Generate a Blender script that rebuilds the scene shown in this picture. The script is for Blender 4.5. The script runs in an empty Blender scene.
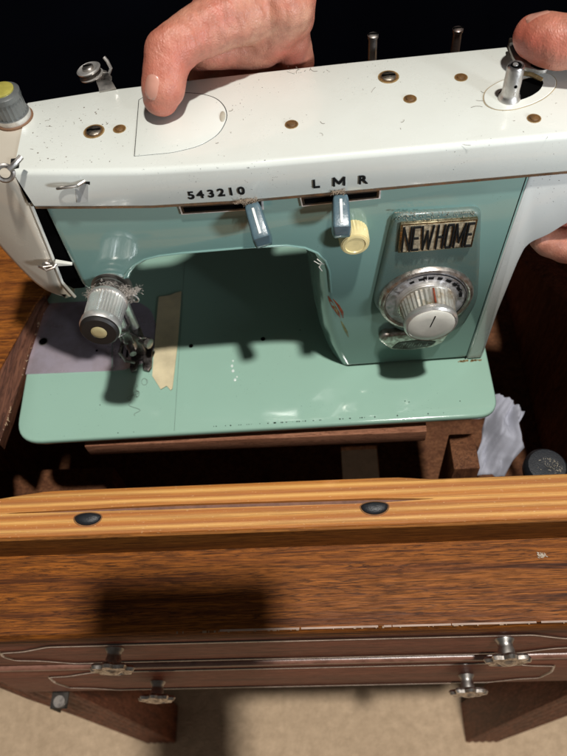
import bpy, bmesh, math, random
from mathutils import Vector, Matrix, noise
random.seed(7)
S = bpy.context.scene
COL = S.collection
# ------------------------------------------------------------------ camera
F = 700.0; CX, CY = 283.5, 378.0
RX = Vector((0.9964, -0.0300, -0.0796)); RD = Vector((-0.0684, -0.8384, -0.5407)); RF = Vector((-0.0505, 0.5442, -0.8374))
RX.normalize(); RF = (RF - RX*RF.dot(RX)).normalized(); RD = RF.cross(RX).normalized()
CAM = Vector((0.2411, -0.2617, 0.4692))
def ray(px, py): return RX*(px-CX) + RD*(py-CY) + RF*F
def az(px, py, z):
    r = ray(px, py); return CAM + r*((z-CAM.z)/r.z)
def ay(px, py, y):
    r = ray(px, py); return CAM + r*((y-CAM.y)/r.y)
cd = bpy.data.cameras.new('camera'); cam = bpy.data.objects.new('camera', cd); COL.objects.link(cam)
M = Matrix.Identity(4)
for i in range(3):
    M[i][0] = RX[i]; M[i][1] = -RD[i]; M[i][2] = -RF[i]; M[i][3] = CAM[i]
cam.matrix_world = M
cd.sensor_fit = 'HORIZONTAL'; cd.sensor_width = 36; cd.lens = 36*F/567
cd.clip_start = 0.01; cd.clip_end = 50
cd.dof.use_dof = True; cd.dof.focus_distance = 0.43; cd.dof.aperture_fstop = 15
S.camera = cam
# ------------------------------------------------------------------ world, lamps, exposure
w = bpy.data.worlds.new('World'); S.world = w; w.use_nodes = True
w.node_tree.nodes['Background'].inputs[0].default_value = (1.0, 0.95, 0.88, 1)
w.node_tree.nodes['Background'].inputs[1].default_value = 0.085
def look(o, d): o.rotation_euler = Vector(d).to_track_quat('-Z', 'Y').to_euler()
ld = bpy.data.lights.new('ceiling_lamp', 'POINT'); ld.energy = 480; ld.color = (1.0, 0.965, 0.91); ld.shadow_soft_size = 0.080
lo = bpy.data.objects.new('ceiling_lamp', ld); COL.objects.link(lo)
lo.location = Vector((0.2, 0.03, 0.08)) + Vector((0.17, -0.205, 1.0))*3.2
ld = bpy.data.lights.new('front_cutoff_spot', 'SPOT'); ld.energy = 27; ld.color = (0.86, 0.93, 1.0); ld.shadow_soft_size = 0.06  # added unseen spot, cone edge set to leave the lower face in shade
ld.spot_size = math.radians(150); ld.spot_blend = 0.012
lo = bpy.data.objects.new('front_cutoff_spot', ld); COL.objects.link(lo)
lo.location = (0.86, -0.54, 0.40)
tgt = Vector((0.28, 0.049, 0.093)); dv = tgt - lo.location; hd = math.hypot(dv.x, dv.y)
el = math.radians(75) + math.atan2(dv.z, hd)
look(lo, (dv.x/hd*math.cos(el), dv.y/hd*math.cos(el), math.sin(el)))
S.view_settings.view_transform = 'Standard'; S.view_settings.look = 'None'
S.view_settings.exposure = 0.0; S.view_settings.gamma = 1
S.render.engine = 'CYCLES'

# ------------------------------------------------------------------ materials
class MT:
    def __init__(s, name, base=(.5,.5,.5), rough=.5, metal=0, coat=0, spec=.5, coatr=.05):
        s.m = bpy.data.materials.new(name); s.m.use_nodes = True
        s.t = s.m.node_tree; s.b = s.t.nodes['Principled BSDF']
        s.set('Base Color', (*base, 1)); s.set('Roughness', rough); s.set('Metallic', metal)
        s.set('Coat Weight', coat); s.set('Coat Roughness', coatr); s.set('Specular IOR Level', spec)
        s.co = None
    def set(s, k, v): s.b.inputs[k].default_value = v
    def n(s, typ, **kw):
        nd = s.t.nodes.new(typ)
        for k, v in kw.items():
            if k in nd.inputs.keys() if isinstance(k, str) else False: nd.inputs[k].default_value = v
            else: setattr(nd, k, v)
        return nd
    def l(s, a, b): s.t.links.new(a, b)
    def coords(s, scale=(1,1,1), rot=(0,0,0), loc=(0,0,0)):
        if s.co is None: s.co = s.t.nodes.new('ShaderNodeTexCoord')
        mp = s.t.nodes.new('ShaderNodeMapping'); mp.inputs['Scale'].default_value = scale
        mp.inputs['Rotation'].default_value = rot; mp.inputs['Location'].default_value = loc
        s.l(s.co.outputs['Object'], mp.inputs[0]); return mp.outputs[0]
    def noise(s, scale, detail=4, rough=.55, sc=(1,1,1), loc=(0,0,0), dist=0):
        nd = s.t.nodes.new('ShaderNodeTexNoise'); nd.inputs['Scale'].default_value = scale
        nd.inputs['Detail'].default_value = detail; nd.inputs['Roughness'].default_value = rough
        nd.inputs['Distortion'].default_value = dist
        s.l(s.coords(sc, loc=loc), nd.inputs['Vector']); return nd.outputs['Fac']
    def ramp(s, fac, stops, interp='LINEAR'):
        r = s.t.nodes.new('ShaderNodeValToRGB'); r.color_ramp.interpolation = interp
        e = r.color_ramp.elements
        while len(e) < len(stops): e.new(0.5)
        for el_, (p, c) in zip(e, stops):
            el_.position = p; el_.color = (*c, 1) if not isinstance(c, (int, float)) else (c, c, c, 1)
        s.l(fac, r.inputs[0]); return r.outputs[0]
    def mix(s, fac, a, b, mode='MIX'):
        m = s.t.nodes.new('ShaderNodeMix'); m.data_type = 'RGBA'; m.blend_type = mode
        for idx, v in ((0, fac), (6, a), (7, b)):
            if hasattr(v, 'links'): s.l(v, m.inputs[idx])
            elif idx == 0: m.inputs[0].default_value = v
            else: m.inputs[idx].default_value = (*v, 1)
        return m.outputs[2]
    def color(s, out): s.l(out, s.b.inputs['Base Color'])
    def rough(s, out): s.l(out, s.b.inputs['Roughness'])
    def bump(s, h, strength=.2, dist=.001):
        b = s.t.nodes.new('ShaderNodeBump'); b.inputs['Strength'].default_value = strength; b.inputs['Distance'].default_value = dist
        s.l(h, b.inputs['Height']); s.l(b.outputs[0], s.b.inputs['Normal'])

def mat_paint(name, base, dirt=(.12,.09,.05), amount=.6, rough=.22, coat=.6, speck=(.03,.03,.03)):
    k = MT(name, base, rough, coat=coat)
    big = k.ramp(k.noise(14, 5, .6), [(.42, 0.0), (.75, .35*amount)])
    c = k.mix(big, base, tuple(b*.72+d*.28 for b, d in zip(base, dirt)))
    sp = k.ramp(k.noise(900, 2, .5), [(.69, 0.0), (.74, 1.0)])
    gate = k.ramp(k.noise(30, 3, .6, loc=(3,1,2)), [(.5, 0.0), (.62, 1.0)])
    mm = k.t.nodes.new('ShaderNodeMath'); mm.operation = 'MULTIPLY'; k.l(sp, mm.inputs[0]); k.l(gate, mm.inputs[1])
    c = k.mix(mm.outputs[0], c, speck)
    # fine scuffs
    sc = k.ramp(k.noise(160, 2, .5, sc=(1, 6, 6), loc=(2,7,1), dist=1.5), [(.495, 0), (.5, .35*amount), (.505, 0)])
    g2 = k.ramp(k.noise(22, 2, .5, loc=(9,4,2)), [(.52, 0.0), (.6, 1.0)])
    m2 = k.t.nodes.new('ShaderNodeMath'); m2.operation = 'MULTIPLY'; k.l(sc, m2.inputs[0]); k.l(g2, m2.inputs[1])
    c = k.mix(m2.outputs[0], c, dirt)
    k.color(c)
    k.rough(k.ramp(k.noise(40, 4), [(.3, rough*.7), (.8, rough*1.7)]))
    k.bump(k.noise(350, 2), .04, .0006)
    return k.m
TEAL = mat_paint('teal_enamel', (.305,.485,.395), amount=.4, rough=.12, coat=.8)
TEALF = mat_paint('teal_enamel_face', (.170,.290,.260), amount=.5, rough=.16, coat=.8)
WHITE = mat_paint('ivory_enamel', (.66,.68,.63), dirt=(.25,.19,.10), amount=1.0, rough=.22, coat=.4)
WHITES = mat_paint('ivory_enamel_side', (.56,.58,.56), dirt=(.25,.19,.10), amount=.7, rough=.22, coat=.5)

def mat_metal(name, base=(.62,.60,.57), rough=.22, dirt=(.16,.12,.08), amt=.6, sc=60):
    k = MT(name, base, rough, metal=1)
    f = k.ramp(k.noise(sc, 5, .65), [(.40, 0), (.66, amt)])
    k.color(k.mix(f, base, dirt))
    k.rough(k.ramp(k.noise(sc*2, 3), [(.3, rough*.7), (.75, rough*1.9)]))
    k.bump(k.noise(700, 2), .1, .0004)
    return k.m
CHROME = mat_metal('chrome', (.80,.78,.75), .28, amt=.45)
CHROME.node_tree.nodes['Principled BSDF'].inputs['Metallic'].default_value = .78
STEEL = mat_metal('dull_steel', (.45,.43,.41), .35)
PLATE = mat_metal('polished_plate', (.72,.64,.74), .17, (.30,.20,.16), .5, 25)
PLATE.node_tree.nodes['Principled BSDF'].inputs['Metallic'].default_value = .62
DARKM = mat_metal('dark_metal', (.10,.095,.09), .35, (.05,.04,.03))
FOOTM = mat_metal('worn_foot_metal', (.34,.31,.30), .30, (.07,.05,.045), .8, 260)
PITTED = mat_metal('pitted_chrome', (.66,.62,.58), .34, (.16,.10,.06), .75, 220)
BRASS = mat_metal('aged_brass', (.45,.33,.14), .4, (.10,.06,.02), .8, 300)
def plain(name, base, rough=.5, metal=0, coat=0, nz=60, var=.35, bump=.1):
    k = MT(name, base, rough, metal, coat)
    k.color(k.mix(k.ramp(k.noise(nz, 5, .6), [(.35, 0), (.7, 1)]), base, tuple(b*(1-var) for b in base)))
    if bump: k.bump(k.noise(nz*6, 2), bump, .0008)
    return k.m
BLACK = plain('black_void', (.003,.003,.003), 1.0)
BLACK.node_tree.nodes['Principled BSDF'].inputs['Specular IOR Level'].default_value = 0
SILVER = plain('satin_silver', (.72,.70,.68), .3, metal=.45, nz=300, var=.4)
INK = plain('black_print', (.008,.008,.008), .8, bump=0)
INK.node_tree.nodes['Principled BSDF'].inputs['Specular IOR Level'].default_value = .15
RUBBER = plain('black_rubber', (.012,.015,.020), .45, nz=200, bump=.3)
CREAM = plain('cream_plastic', (.72,.60,.30), .35, coat=.2, nz=90, var=.25)
IVORYP = plain('ivory_plastic', (.70,.69,.62), .3, coat=.3, nz=60, var=.2)
BLUEP = plain('blue_grey_plastic', (.070,.120,.145), .3, coat=.3, nz=140, var=.3)
WHITEP = plain('white_print', (.75,.75,.70), .4, bump=0)
GREYP = plain('clear_grey_plastic', (.12,.125,.12), .3, coat=.5)
YELLOW = plain('yellow_cap', (.42,.37,.08), .35, coat=.4, nz=100)
RUST = plain('rust_stain', (.15,.070,.016), .6, nz=300, var=.6, bump=.4)
RUSTPALE = plain('pale_rust_ring', (.34,.22,.09), .5, nz=500, var=.6)
TRIM = mat_metal('brown_trim', (.42,.34,.27), .35, (.12,.08,.05), .7, 120)
TAPE = plain('masking_tape', (.72,.62,.40), .55, nz=40, var=.3, bump=.3)
LINT = plain('lint', (.48,.42,.37), .95, nz=300, var=.5)
CLOTH = plain('blue_grey_cloth', (.42,.43,.50), .95, nz=30, var=.25, bump=.3)
REDP = plain('faded_red_decal', (.28,.050,.015), .4, nz=300, var=.6)
GOLDP = plain('faded_gold_decal', (.25,.25,.10), .4, nz=300, var=.6)
def mat_badge():
    k = MT('hammered_badge', (.10,.165,.15), .45, coat=.1)
    v = k.t.nodes.new('ShaderNodeTexVoronoi'); v.inputs['Scale'].default_value = 900; k.l(k.coords(), v.inputs['Vector'])
    g = k.noise(35, 5, .7)
    c = k.mix(k.ramp(g, [(.45, 0), (.7, .5)]), (.075,.125,.112), (.17,.15,.095))
    k.color(c); k.bump(v.outputs['Distance'], .22, .0003); return k.m
BADGE = mat_badge()

def mat_wood(name, light, mid, dark, sc=(1,9,9), scale=9, rough=.3, coat=.4, rot=None, fine=1.0):
    k = MT(name, mid, rough, coat=coat, coatr=.15)
    a = k.noise(scale, 6, .62, sc=sc, dist=1.1)
    b = k.noise(scale*9, 5, .7, sc=(sc[0]*1.8 if sc[0] < 1 else sc[0]*.35, sc[1], sc[2]), dist=.6)
    c = k.noise(scale*2.2, 4, .6, sc=sc, loc=(4,2,8), dist=2.2)
    col = k.ramp(a, [(.30, dark), (.43, mid), (.55, light), (.66, mid), (.78, dark)])
    col = k.mix(k.ramp(b, [(.38, .62*fine), (.58, 0)]), col, dark)
    col = k.mix(k.ramp(c, [(.455, 0), (.5, .8), (.545, 0)]), col, tuple(d*.6 for d in dark))
    k.color(col)
    k.rough(k.ramp(b, [(.3, min(1,rough*1.5)), (.7, rough)])); k.set('Specular IOR Level', .18)
    k.bump(b, .12, .0008)
    return k.m
WOOD = mat_wood('walnut_top', (.34,.108,.013), (.20,.058,.009), (.028,.008,.003), sc=(.40,11,11), scale=10, rough=.48, coat=0)
WOODSIDE = mat_wood('walnut_left', (.38,.125,.018), (.22,.066,.012), (.035,.010,.004), sc=(.45,10,10), scale=10, rough=.5, coat=0)
DKWOOD = mat_wood('dark_varnished_wood', (.30,.092,.048), (.22,.066,.036), (.12,.034,.019), sc=(.5,8,8), scale=8, rough=.45, coat=.05)
INWOOD = mat_wood('inner_brown_wood', (.19,.080,.036), (.14,.055,.025), (.07,.026,.012), sc=(6,6,1), scale=8, rough=.6, coat=0)
PINK = mat_wood('raw_edge_wood', (.36,.17,.10), (.30,.13,.075), (.16,.065,.035), sc=(1,10,10), scale=14, rough=.7, coat=0)
LEGWOOD = mat_wood('leg_wood', (.28,.095,.050), (.19,.062,.033), (.07,.023,.013), sc=(8,8,1), scale=9, rough=.45, coat=.05)
def mat_ply():
    k = MT('plywood_edge', (.5,.26,.09), .6, coat=0)
    co = k.coords((1,1,1)); sp = k.t.nodes.new('ShaderNodeSeparateXYZ'); k.l(co, sp.inputs[0])
    nz = k.noise(5, 3, .5, sc=(1,3,3))
    ad = k.t.nodes.new('ShaderNodeMath'); ad.operation = 'MULTIPLY_ADD'; k.l(nz, ad.inputs[0]); ad.inputs[1].default_value = .0030; k.l(sp.outputs[1], ad.inputs[2])
    mr = k.t.nodes.new('ShaderNodeMapRange'); k.l(ad.outputs[0], mr.inputs[0])
    mr.inputs[1].default_value = -.0910; mr.inputs[2].default_value = -.0580
    O = (.52,.195,.036); L = (.80,.44,.125); D = (.42,.135,.024)
    seq = [D, O, L, D, O, L, O, D, L, O, O, L, D, O, L, O, O]
    ramp1 = k.ramp(mr.outputs[0], [(i/(len(seq)-1.0), c) for i, c in enumerate(seq)], 'LINEAR')
    fine = k.noise(60, 6, .75, sc=(.10, 6, 6), dist=.3)
    col = k.mix(k.ramp(fine, [(.40, .6), (.55, 0)]), ramp1, (.30,.115,.030))
    fl = k.noise(700, 2, .5, sc=(.5,1.4,1), loc=(1,2,3))
    col = k.mix(k.ramp(fl, [(.66, 0), (.74, .5)]), col, (.85,.58,.30))
    k.color(col); k.bump(fine, .7, .0010); return k.m
PLY = mat_ply()
def mat_carpet():
    k = MT('beige_carpet', (.36,.26,.17), .95, spec=.1)
    a = k.noise(60, 5, .7); b = k.noise(9, 3, .6)
    c = k.mix(k.ramp(a, [(.35, .8), (.65, 0)]), (.74,.55,.37), (.52,.38,.25))
    k.color(k.mix(k.ramp(b, [(.4, 0), (.7, .3)]), c, (.46,.33,.21)))
    k.bump(k.noise(260, 3), .8, .004); return k.m
CARPET = mat_carpet()
def mat_skin():
    k = MT('skin', (.55,.27,.20), .42, spec=.45)
    a = k.noise(26, 4, .6); b = k.noise(130, 5, .65)
    c = k.mix(k.ramp(a, [(.36, 0), (.66, 1)]), (.50,.25,.165), (.45,.125,.085))
    c = k.mix(k.ramp(b, [(.38, .6), (.55, 0)]), c, (.34,.13,.085))
    for q, rr_ in ((az(161,92,.230), .024), (az(168,50,.247), .020), (az(534,37,.2345), .022)):
        vm = k.t.nodes.new('ShaderNodeVectorMath'); vm.operation = 'DISTANCE'; k.l(k.coords(), vm.inputs[0]); vm.inputs[1].default_value = q
        dv_ = k.t.nodes.new('ShaderNodeMath'); dv_.operation = 'DIVIDE'; k.l(vm.outputs['Value'], dv_.inputs[0]); dv_.inputs[1].default_value = rr_
        c = k.mix(k.ramp(dv_.outputs[0], [(.2, .62), (1.0, 0)]), c, (.50,.085,.055))
    k.color(c)
    k.set('Subsurface Weight', .12); k.set('Subsurface Radius', (.008,.003,.0015)); k.set('Subsurface Scale', 1.0)
    wv = k.t.nodes.new('ShaderNodeTexVoronoi'); wv.feature = 'DISTANCE_TO_EDGE'; wv.inputs['Scale'].default_value = 650; k.l(k.coords((1,.6,1)), wv.inputs['Vector'])
    mm = k.t.nodes.new('ShaderNodeMath'); mm.operation = 'MULTIPLY_ADD'
    k.l(k.noise(110, 5, .7, sc=(2.2,1,1), dist=1.2), mm.inputs[0]); mm.inputs[1].default_value = 2.2; k.l(wv.outputs[0], mm.inputs[2])
    k.bump(mm.outputs[0], .35, .0009); return k.m
SKIN = mat_skin()
NAIL = plain('finger_nail', (.56,.27,.20), .25, coat=.4, nz=120, var=.12, bump=.05)
BACK = plain('dark_backdrop', (.0026,.0030,.0055), 1.0, nz=3)
BACK.node_tree.nodes['Principled BSDF'].inputs['Specular IOR Level'].default_value = 0

# ------------------------------------------------------------------ mesh helpers
def finish(name, bm, m, parent=None, angle=38, label=None):
    bmesh.ops.recalc_face_normals(bm, faces=bm.faces)
    for f in bm.faces: f.smooth = True
    for e in bm.edges:
        if len(e.link_faces) == 2 and e.calc_face_angle(0) > math.radians(angle): e.smooth = False
    me = bpy.data.meshes.new(name); bm.to_mesh(me); bm.free()
    for x in (m if isinstance(m, (list, tuple)) else [m]): me.materials.append(x)
    o = bpy.data.objects.new(name, me); COL.objects.link(o)
    if parent is not None: o.parent = parent
    if label: o['label'] = label
    return o
def tag(o, label=None, cat=None, group=None, kind=None):
    if label: o['label'] = label
    if cat: o['category'] = cat
    if group: o['group'] = group
    if kind: o['kind'] = kind
    return o
def thing(name, label, cat, group=None, loc=(0,0,0), rz=0):
    o = bpy.data.objects.new(name, None); COL.objects.link(o); o.location = loc; o.rotation_euler = (0,0,rz)
    o.empty_display_size = .02
    return tag(o, label, cat, group)
def basis(axis):
    a = Vector(axis).normalized(); u = a.orthogonal().normalized() if abs(a.z) > .9 or True else None
    if abs(a.z) < .9: u = Vector((0,0,1)).cross(a).normalized()
    else: u = Vector((1,0,0))-a*a.x; u.normalize()
    return u, a.cross(u).normalized(), a
def box(bm, x0, x1, y0, y1, z0, z1, bev=0, seg=2):
    r = bmesh.ops.create_cube(bm, size=1)
    for v in r['verts']: v.co = Vector(((x0+x1)/2+v.co.x*(x1-x0), (y0+y1)/2+v.co.y*(y1-y0), (z0+z1)/2+v.co.z*(z1-z0)))
    if bev:
        es = {e for v in r['verts'] for e in v.link_edges}
        bmesh.ops.bevel(bm, geom=list(es), offset=bev, segments=seg, affect='EDGES', profile=.5)
def loft(bm, rings, cap0=True, cap1=True, closed=True):
    vs = [[bm.verts.new(p) for p in r] for r in rings]; n = len(vs[0])
    for a, b in zip(vs, vs[1:]):
        for i in range(n if closed else n-1):
            j = (i+1) % n
            try: bm.faces.new((a[i], a[j], b[j], b[i]))
            except ValueError: pass
    if closed and cap0: bm.faces.new(list(reversed(vs[0])))
    if closed and cap1: bm.faces.new(vs[-1])
def lathe(bm, origin, axis, prof, seg=32, rib=None, ribr=(0,0)):
    u, v, a = basis(axis); o = Vector(origin); rings = []
    for k, (r, h) in enumerate(prof):
        ring = []
        for i in range(seg):
            t = 2*math.pi*i/seg; rr = r
            if rib and ribr[0] <= k <= ribr[1] and i % 2: rr = r - rib
            ring.append(o + a*h + (u*math.cos(t)+v*math.sin(t))*rr)
        rings.append(ring)
    loft(bm, rings)
def tube(bm, pts, r, seg=8, r2=None):
    pts = [Vector(p) for p in pts]; n = len(pts); rings = []; u = None
    for i, p in enumerate(pts):
        d = (pts[min(i+1, n-1)] - pts[max(i-1, 0)]).normalized()
        if u is None: u, v, _ = basis(d)
        else: u = (u - d*u.dot(d)).normalized(); v = d.cross(u)
        rr = r if r2 is None else r+(r2-r)*i/(n-1)
        rings.append([p + (u*math.cos(2*math.pi*k/seg)+v*math.sin(2*math.pi*k/seg))*rr for k in range(seg)])
    loft(bm, rings)
def inset(poly, d):
    n = len(poly); out = []
    A = sum(poly[i][0]*poly[(i+1)%n][1]-poly[(i+1)%n][0]*poly[i][1] for i in range(n))
    s = 1 if A > 0 else -1
    for i in range(n):
        p0, p1, p2 = Vector(poly[i-1]), Vector(poly[i]), Vector(poly[(i+1)%n])
        e1 = (p1-p0).normalized(); e2 = (p2-p1).normalized()
        n1 = Vector((-e1.y, e1.x))*s; n2 = Vector((-e2.y, e2.x))*s
        b = (n1+n2); b = b/max(b.length, 1e-6); c = max(.45, b.dot(n1))
        q = p1 + b*(d/c); out.append((q.x, q.y))
    return out
def rounded(poly, r, seg=5):
    out = []; n = len(poly)
    for i in range(n):
        p0, p1, p2 = Vector(poly[i-1]), Vector(poly[i]), Vector(poly[(i+1)%n])
        rr = r[i] if isinstance(r, (list, tuple)) else r
        if rr <= 0: out.append(tuple(p1)); continue
        a = (p0-p1).normalized(); b = (p2-p1).normalized()
        rr = min(rr, (p0-p1).length*.49, (p2-p1).length*.49)
        s, e = p1+a*rr, p1+b*rr
        for k in range(seg+1):
            t = k/seg; q = s*(1-t)**2 + p1*2*t*(1-t) + e*t*t; out.append((q.x, q.y))
    return out
def plate(bm, poly, plane, h0, h1, bev=0, bseg=3):
    """poly in 2D; plane 'z': (x,y)->h=z ; plane 'y': (x,z)->h=y. bevel at h1 side"""
    f = (lambda p, h: Vector((p[0], p[1], h))) if plane == 'z' else (lambda p, h: Vector((p[0], h, p[1])))
    rings = [[f(p, h0) for p in poly]]
    if bev:
        s = 1 if h1 > h0 else -1
        for k in range(bseg+1):
            t = math.pi/2*k/bseg
            ip = inset(poly, bev*(1-math.cos(t))); rings.append([f(p, h1 - s*bev*(1-math.sin(t))) for p in ip])
    else: rings.append([f(p, h1) for p in poly])
    loft(bm, rings)
def O(name, m, parent, fn, *a, angle=38, label=None, **k):
    bm = bmesh.new(); fn(bm, *a, **k); return finish(name, bm, m, parent, angle, label)
def text_obj(name, body, size, m, parent, place, sx=1.0, ext=.0002, bold=0, space=1.0, align='LEFT'):
    cu = bpy.data.curves.new('t', 'FONT'); cu.body = body; cu.size = size; cu.extrude = ext; cu.offset = bold
    cu.space_character = space; cu.resolution_u = 4; cu.align_x = align
    t = bpy.data.objects.new('t', cu); COL.objects.link(t)
    dg = bpy.context.evaluated_depsgraph_get(); dg.update()
    me = bpy.data.meshes.new_from_object(t.evaluated_get(dg)); me.name = name
    bpy.data.objects.remove(t); bpy.data.curves.remove(cu)
    for v in me.vertices: v.co = place(v.co.x*sx, v.co.y, v.co.z)
    me.materials.clear(); me.materials.append(m)
    o = bpy.data.objects.new(name, me); COL.objects.link(o); o.parent = parent
    return o

# ------------------------------------------------------------------ setting
FLOORZ = -.80
bm = bmesh.new(); box(bm, -2.5, 3, -1.6, 1.2, FLOORZ-.02, FLOORZ)
tag(finish('floor', bm, CARPET), kind='structure')
bm = bmesh.new(); rows = []
for j in range(2):
    rows.append([Vector((-2.5+5.5*i/80, .85+.04*math.sin(i*.55)+.02*math.sin(i*1.7), FLOORZ if j == 0 else 2.2)) for i in range(81)])
back = [[p+Vector((0,.01,0)) for p in r] for r in rows]
loft(bm, [rows[0]+list(reversed(back[0])), rows[1]+list(reversed(back[1]))])
tag(finish('backdrop', bm, BACK), kind='structure')

# ------------------------------------------------------------------ sewing cabinet
CA = math.radians(-1.33)
cab = thing('sewing_cabinet', 'dark walnut sewing cabinet with plywood lid edge and two drawers below the machine', 'cabinet', rz=CA)
def loc(v):
    v = Vector(v); c, s = math.cos(-CA), math.sin(-CA)
    return Vector((v.x*c - v.y*s, v.x*s + v.y*c, v.z))
RZ = .009; RF_Y = -.1495
# front rail of the table top: rounded nose
bm = bmesh.new()
prof = [(-.086, RZ), (RF_Y+.006, RZ), (RF_Y+.002, RZ-.0012), (RF_Y, RZ-.0045), (RF_Y, RZ-.016), (RF_Y+.004, RZ-.019), (-.086, RZ-.019)]
loft(bm, [[Vector((x, y, z)) for y, z in prof] for x in (-.30, .72)])
finish('front_rail', bm, WOOD, cab)
# chipped veneer line along the nose
bm = bmesh.new()
for i in range(70):
    x = .12+.45*random.random()**.8; L = .0004+random.random()**2*.003
    box(bm, x, x+L, RF_Y+.0005, RF_Y+.0018, RZ-.0012, RZ-.0009+random.random()*.0003)
tag(finish('veneer_chip', bm, plain('pale_chip', (.36,.24,.15), .6), cab), kind='stuff')
bm = bmesh.new()  # highlight along the rail nose, drawn as thin pale boxes
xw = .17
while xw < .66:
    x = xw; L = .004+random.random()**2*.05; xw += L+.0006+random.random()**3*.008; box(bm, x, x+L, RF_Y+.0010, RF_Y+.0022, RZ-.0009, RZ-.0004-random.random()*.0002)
tag(finish('edge_highlight', bm, plain('edge_highlight', (.46,.32,.25), .4, coat=.5), cab), kind='stuff')
# lid: plywood board on the rail, edge up, routed slot with two bumpers
lid_f = [( -.30, -.0925), (.72, -.0925)]
def ply_back(x):   # local back edge with the soft bulge of the cut-out
    y = -.0600
    if x < .06: t = min(1, (.06-x)/.055); y -= .0052*t*t*(3-2*t)
    if x > .285: t = min(1, (x-.285)/.03); y -= .0024*t*t*(3-2*t)
    return y
Z1 = .040; Z0 = RZ+.0005
bm = bmesh.new(); N = 140; rings = []
def slot(x):      # half width of the routed slot
    if x < .035 or x > .305: return .00012
    t = min(1, (x-.035)/.10); u_ = min(1, (.305-x)/.03)
    return .0004+.0013*t*u_
for i in range(N+1):
    x = -.30+1.02*i/N; yb = ply_back(x); w_ = slot(x); ym = -.0758+.0006*math.sin(x*14); dep = .004 if w_ > .0003 else .0002
    j = .00022
    R = lambda: (random.random()-.5)*2*j
    rings.append([Vector((x, -.0925, Z0)), Vector((x, -.0925+R()*.5, Z1-.0006)), Vector((x, -.0919+R(), Z1)), Vector((x, -.084, Z1+R()*.4)), Vector((x, ym-w_+R()*.4, Z1)), Vector((x, ym-w_*.7, Z1-dep)), Vector((x, ym+w_*.7, Z1-dep)),
                  Vector((x, ym+w_+R()*.4, Z1)), Vector((x, -.067, Z1+R()*.4)), Vector((x, yb-.0007+R(), Z1)), Vector((x, yb, Z1-.0007)), Vector((x, yb, Z0))])
loft(bm, rings)
lid = finish('lid_board', bm, PLY, cab, 50)
bm = bmesh.new(); box(bm, -.30, .72, -.0945, -.0924, Z0-.0003, Z1-.0012, .0003, 1)
finish('lid_veneer', bm, mat_wood('lid_veneer', (.30,.115,.022), (.22,.08,.016), (.10,.035,.010), sc=(.45,10,10), scale=8, rough=.5, coat=0), cab)
# dark liner in the slot
bm = bmesh.new()
loft(bm, [[Vector((x, -.0758+.0006*math.sin(x*14)-slot(x)*.8, Z1-.0022)), Vector((x, -.0758+.0006*math.sin(x*14)+slot(x)*.8, Z1-.0022)), Vector((x, -.0758+.0006*math.sin(x*14)+slot(x)*.8, Z1-.003)), Vector((x, -.0758+.0006*math.sin(x*14)-slot(x)*.8, Z1-.003))] for x in [.045+.26*i/40 for i in range(41)]])
finish('slot_bottom', bm, plain('slot_brown', (.22,.11,.075), .7, nz=200), cab)
for px, py, hw in ((88, 517.5, .0090), (374.5, 506.5, .0088)):
    c = loc(az(px, py, Z1))
    bm = bmesh.new(); rr = []
    for k, (s_, h) in enumerate(((1, -.004), (1, .0004), (.93, .0012), (.7, .0021), (.35, .0026))):
        ring = []
        for i in range(28):
            t = 2*math.pi*i/28; X_ = math.cos(t)*hw*s_; Y_ = math.sin(t)*(.0056 if math.sin(t) < 0 else .0030)*s_
            ring.append(Vector((c.x+X_, c.y+Y_, Z1+h)))
        rr.append(ring)
    loft(bm, rr); finish('rubber_bumper', bm, RUBBER, lid)
    bm = bmesh.new(); a = []
    for i in range(29):
        t = 2*math.pi*i/28; a.append(Vector((c.x+math.cos(t)*hw*1.06, c.y+math.sin(t)*(.0062 if math.sin(t) < 0 else .0034), Z1+.0002)))
    tube(bm, a, .00035, 5); finish('bumper_recess', bm, plain('recess_wood', (.25,.12,.05), .8), lid)

DRWOOD = mat_wood('drawer_varnish', (.36,.105,.060), (.28,.078,.044), (.15,.040,.023), sc=(.5,8,8), scale=8, rough=.42, coat=.05)
DRWOOD.node_tree.nodes['Principled BSDF'].inputs['Coat Roughness'].default_value = .3
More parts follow.
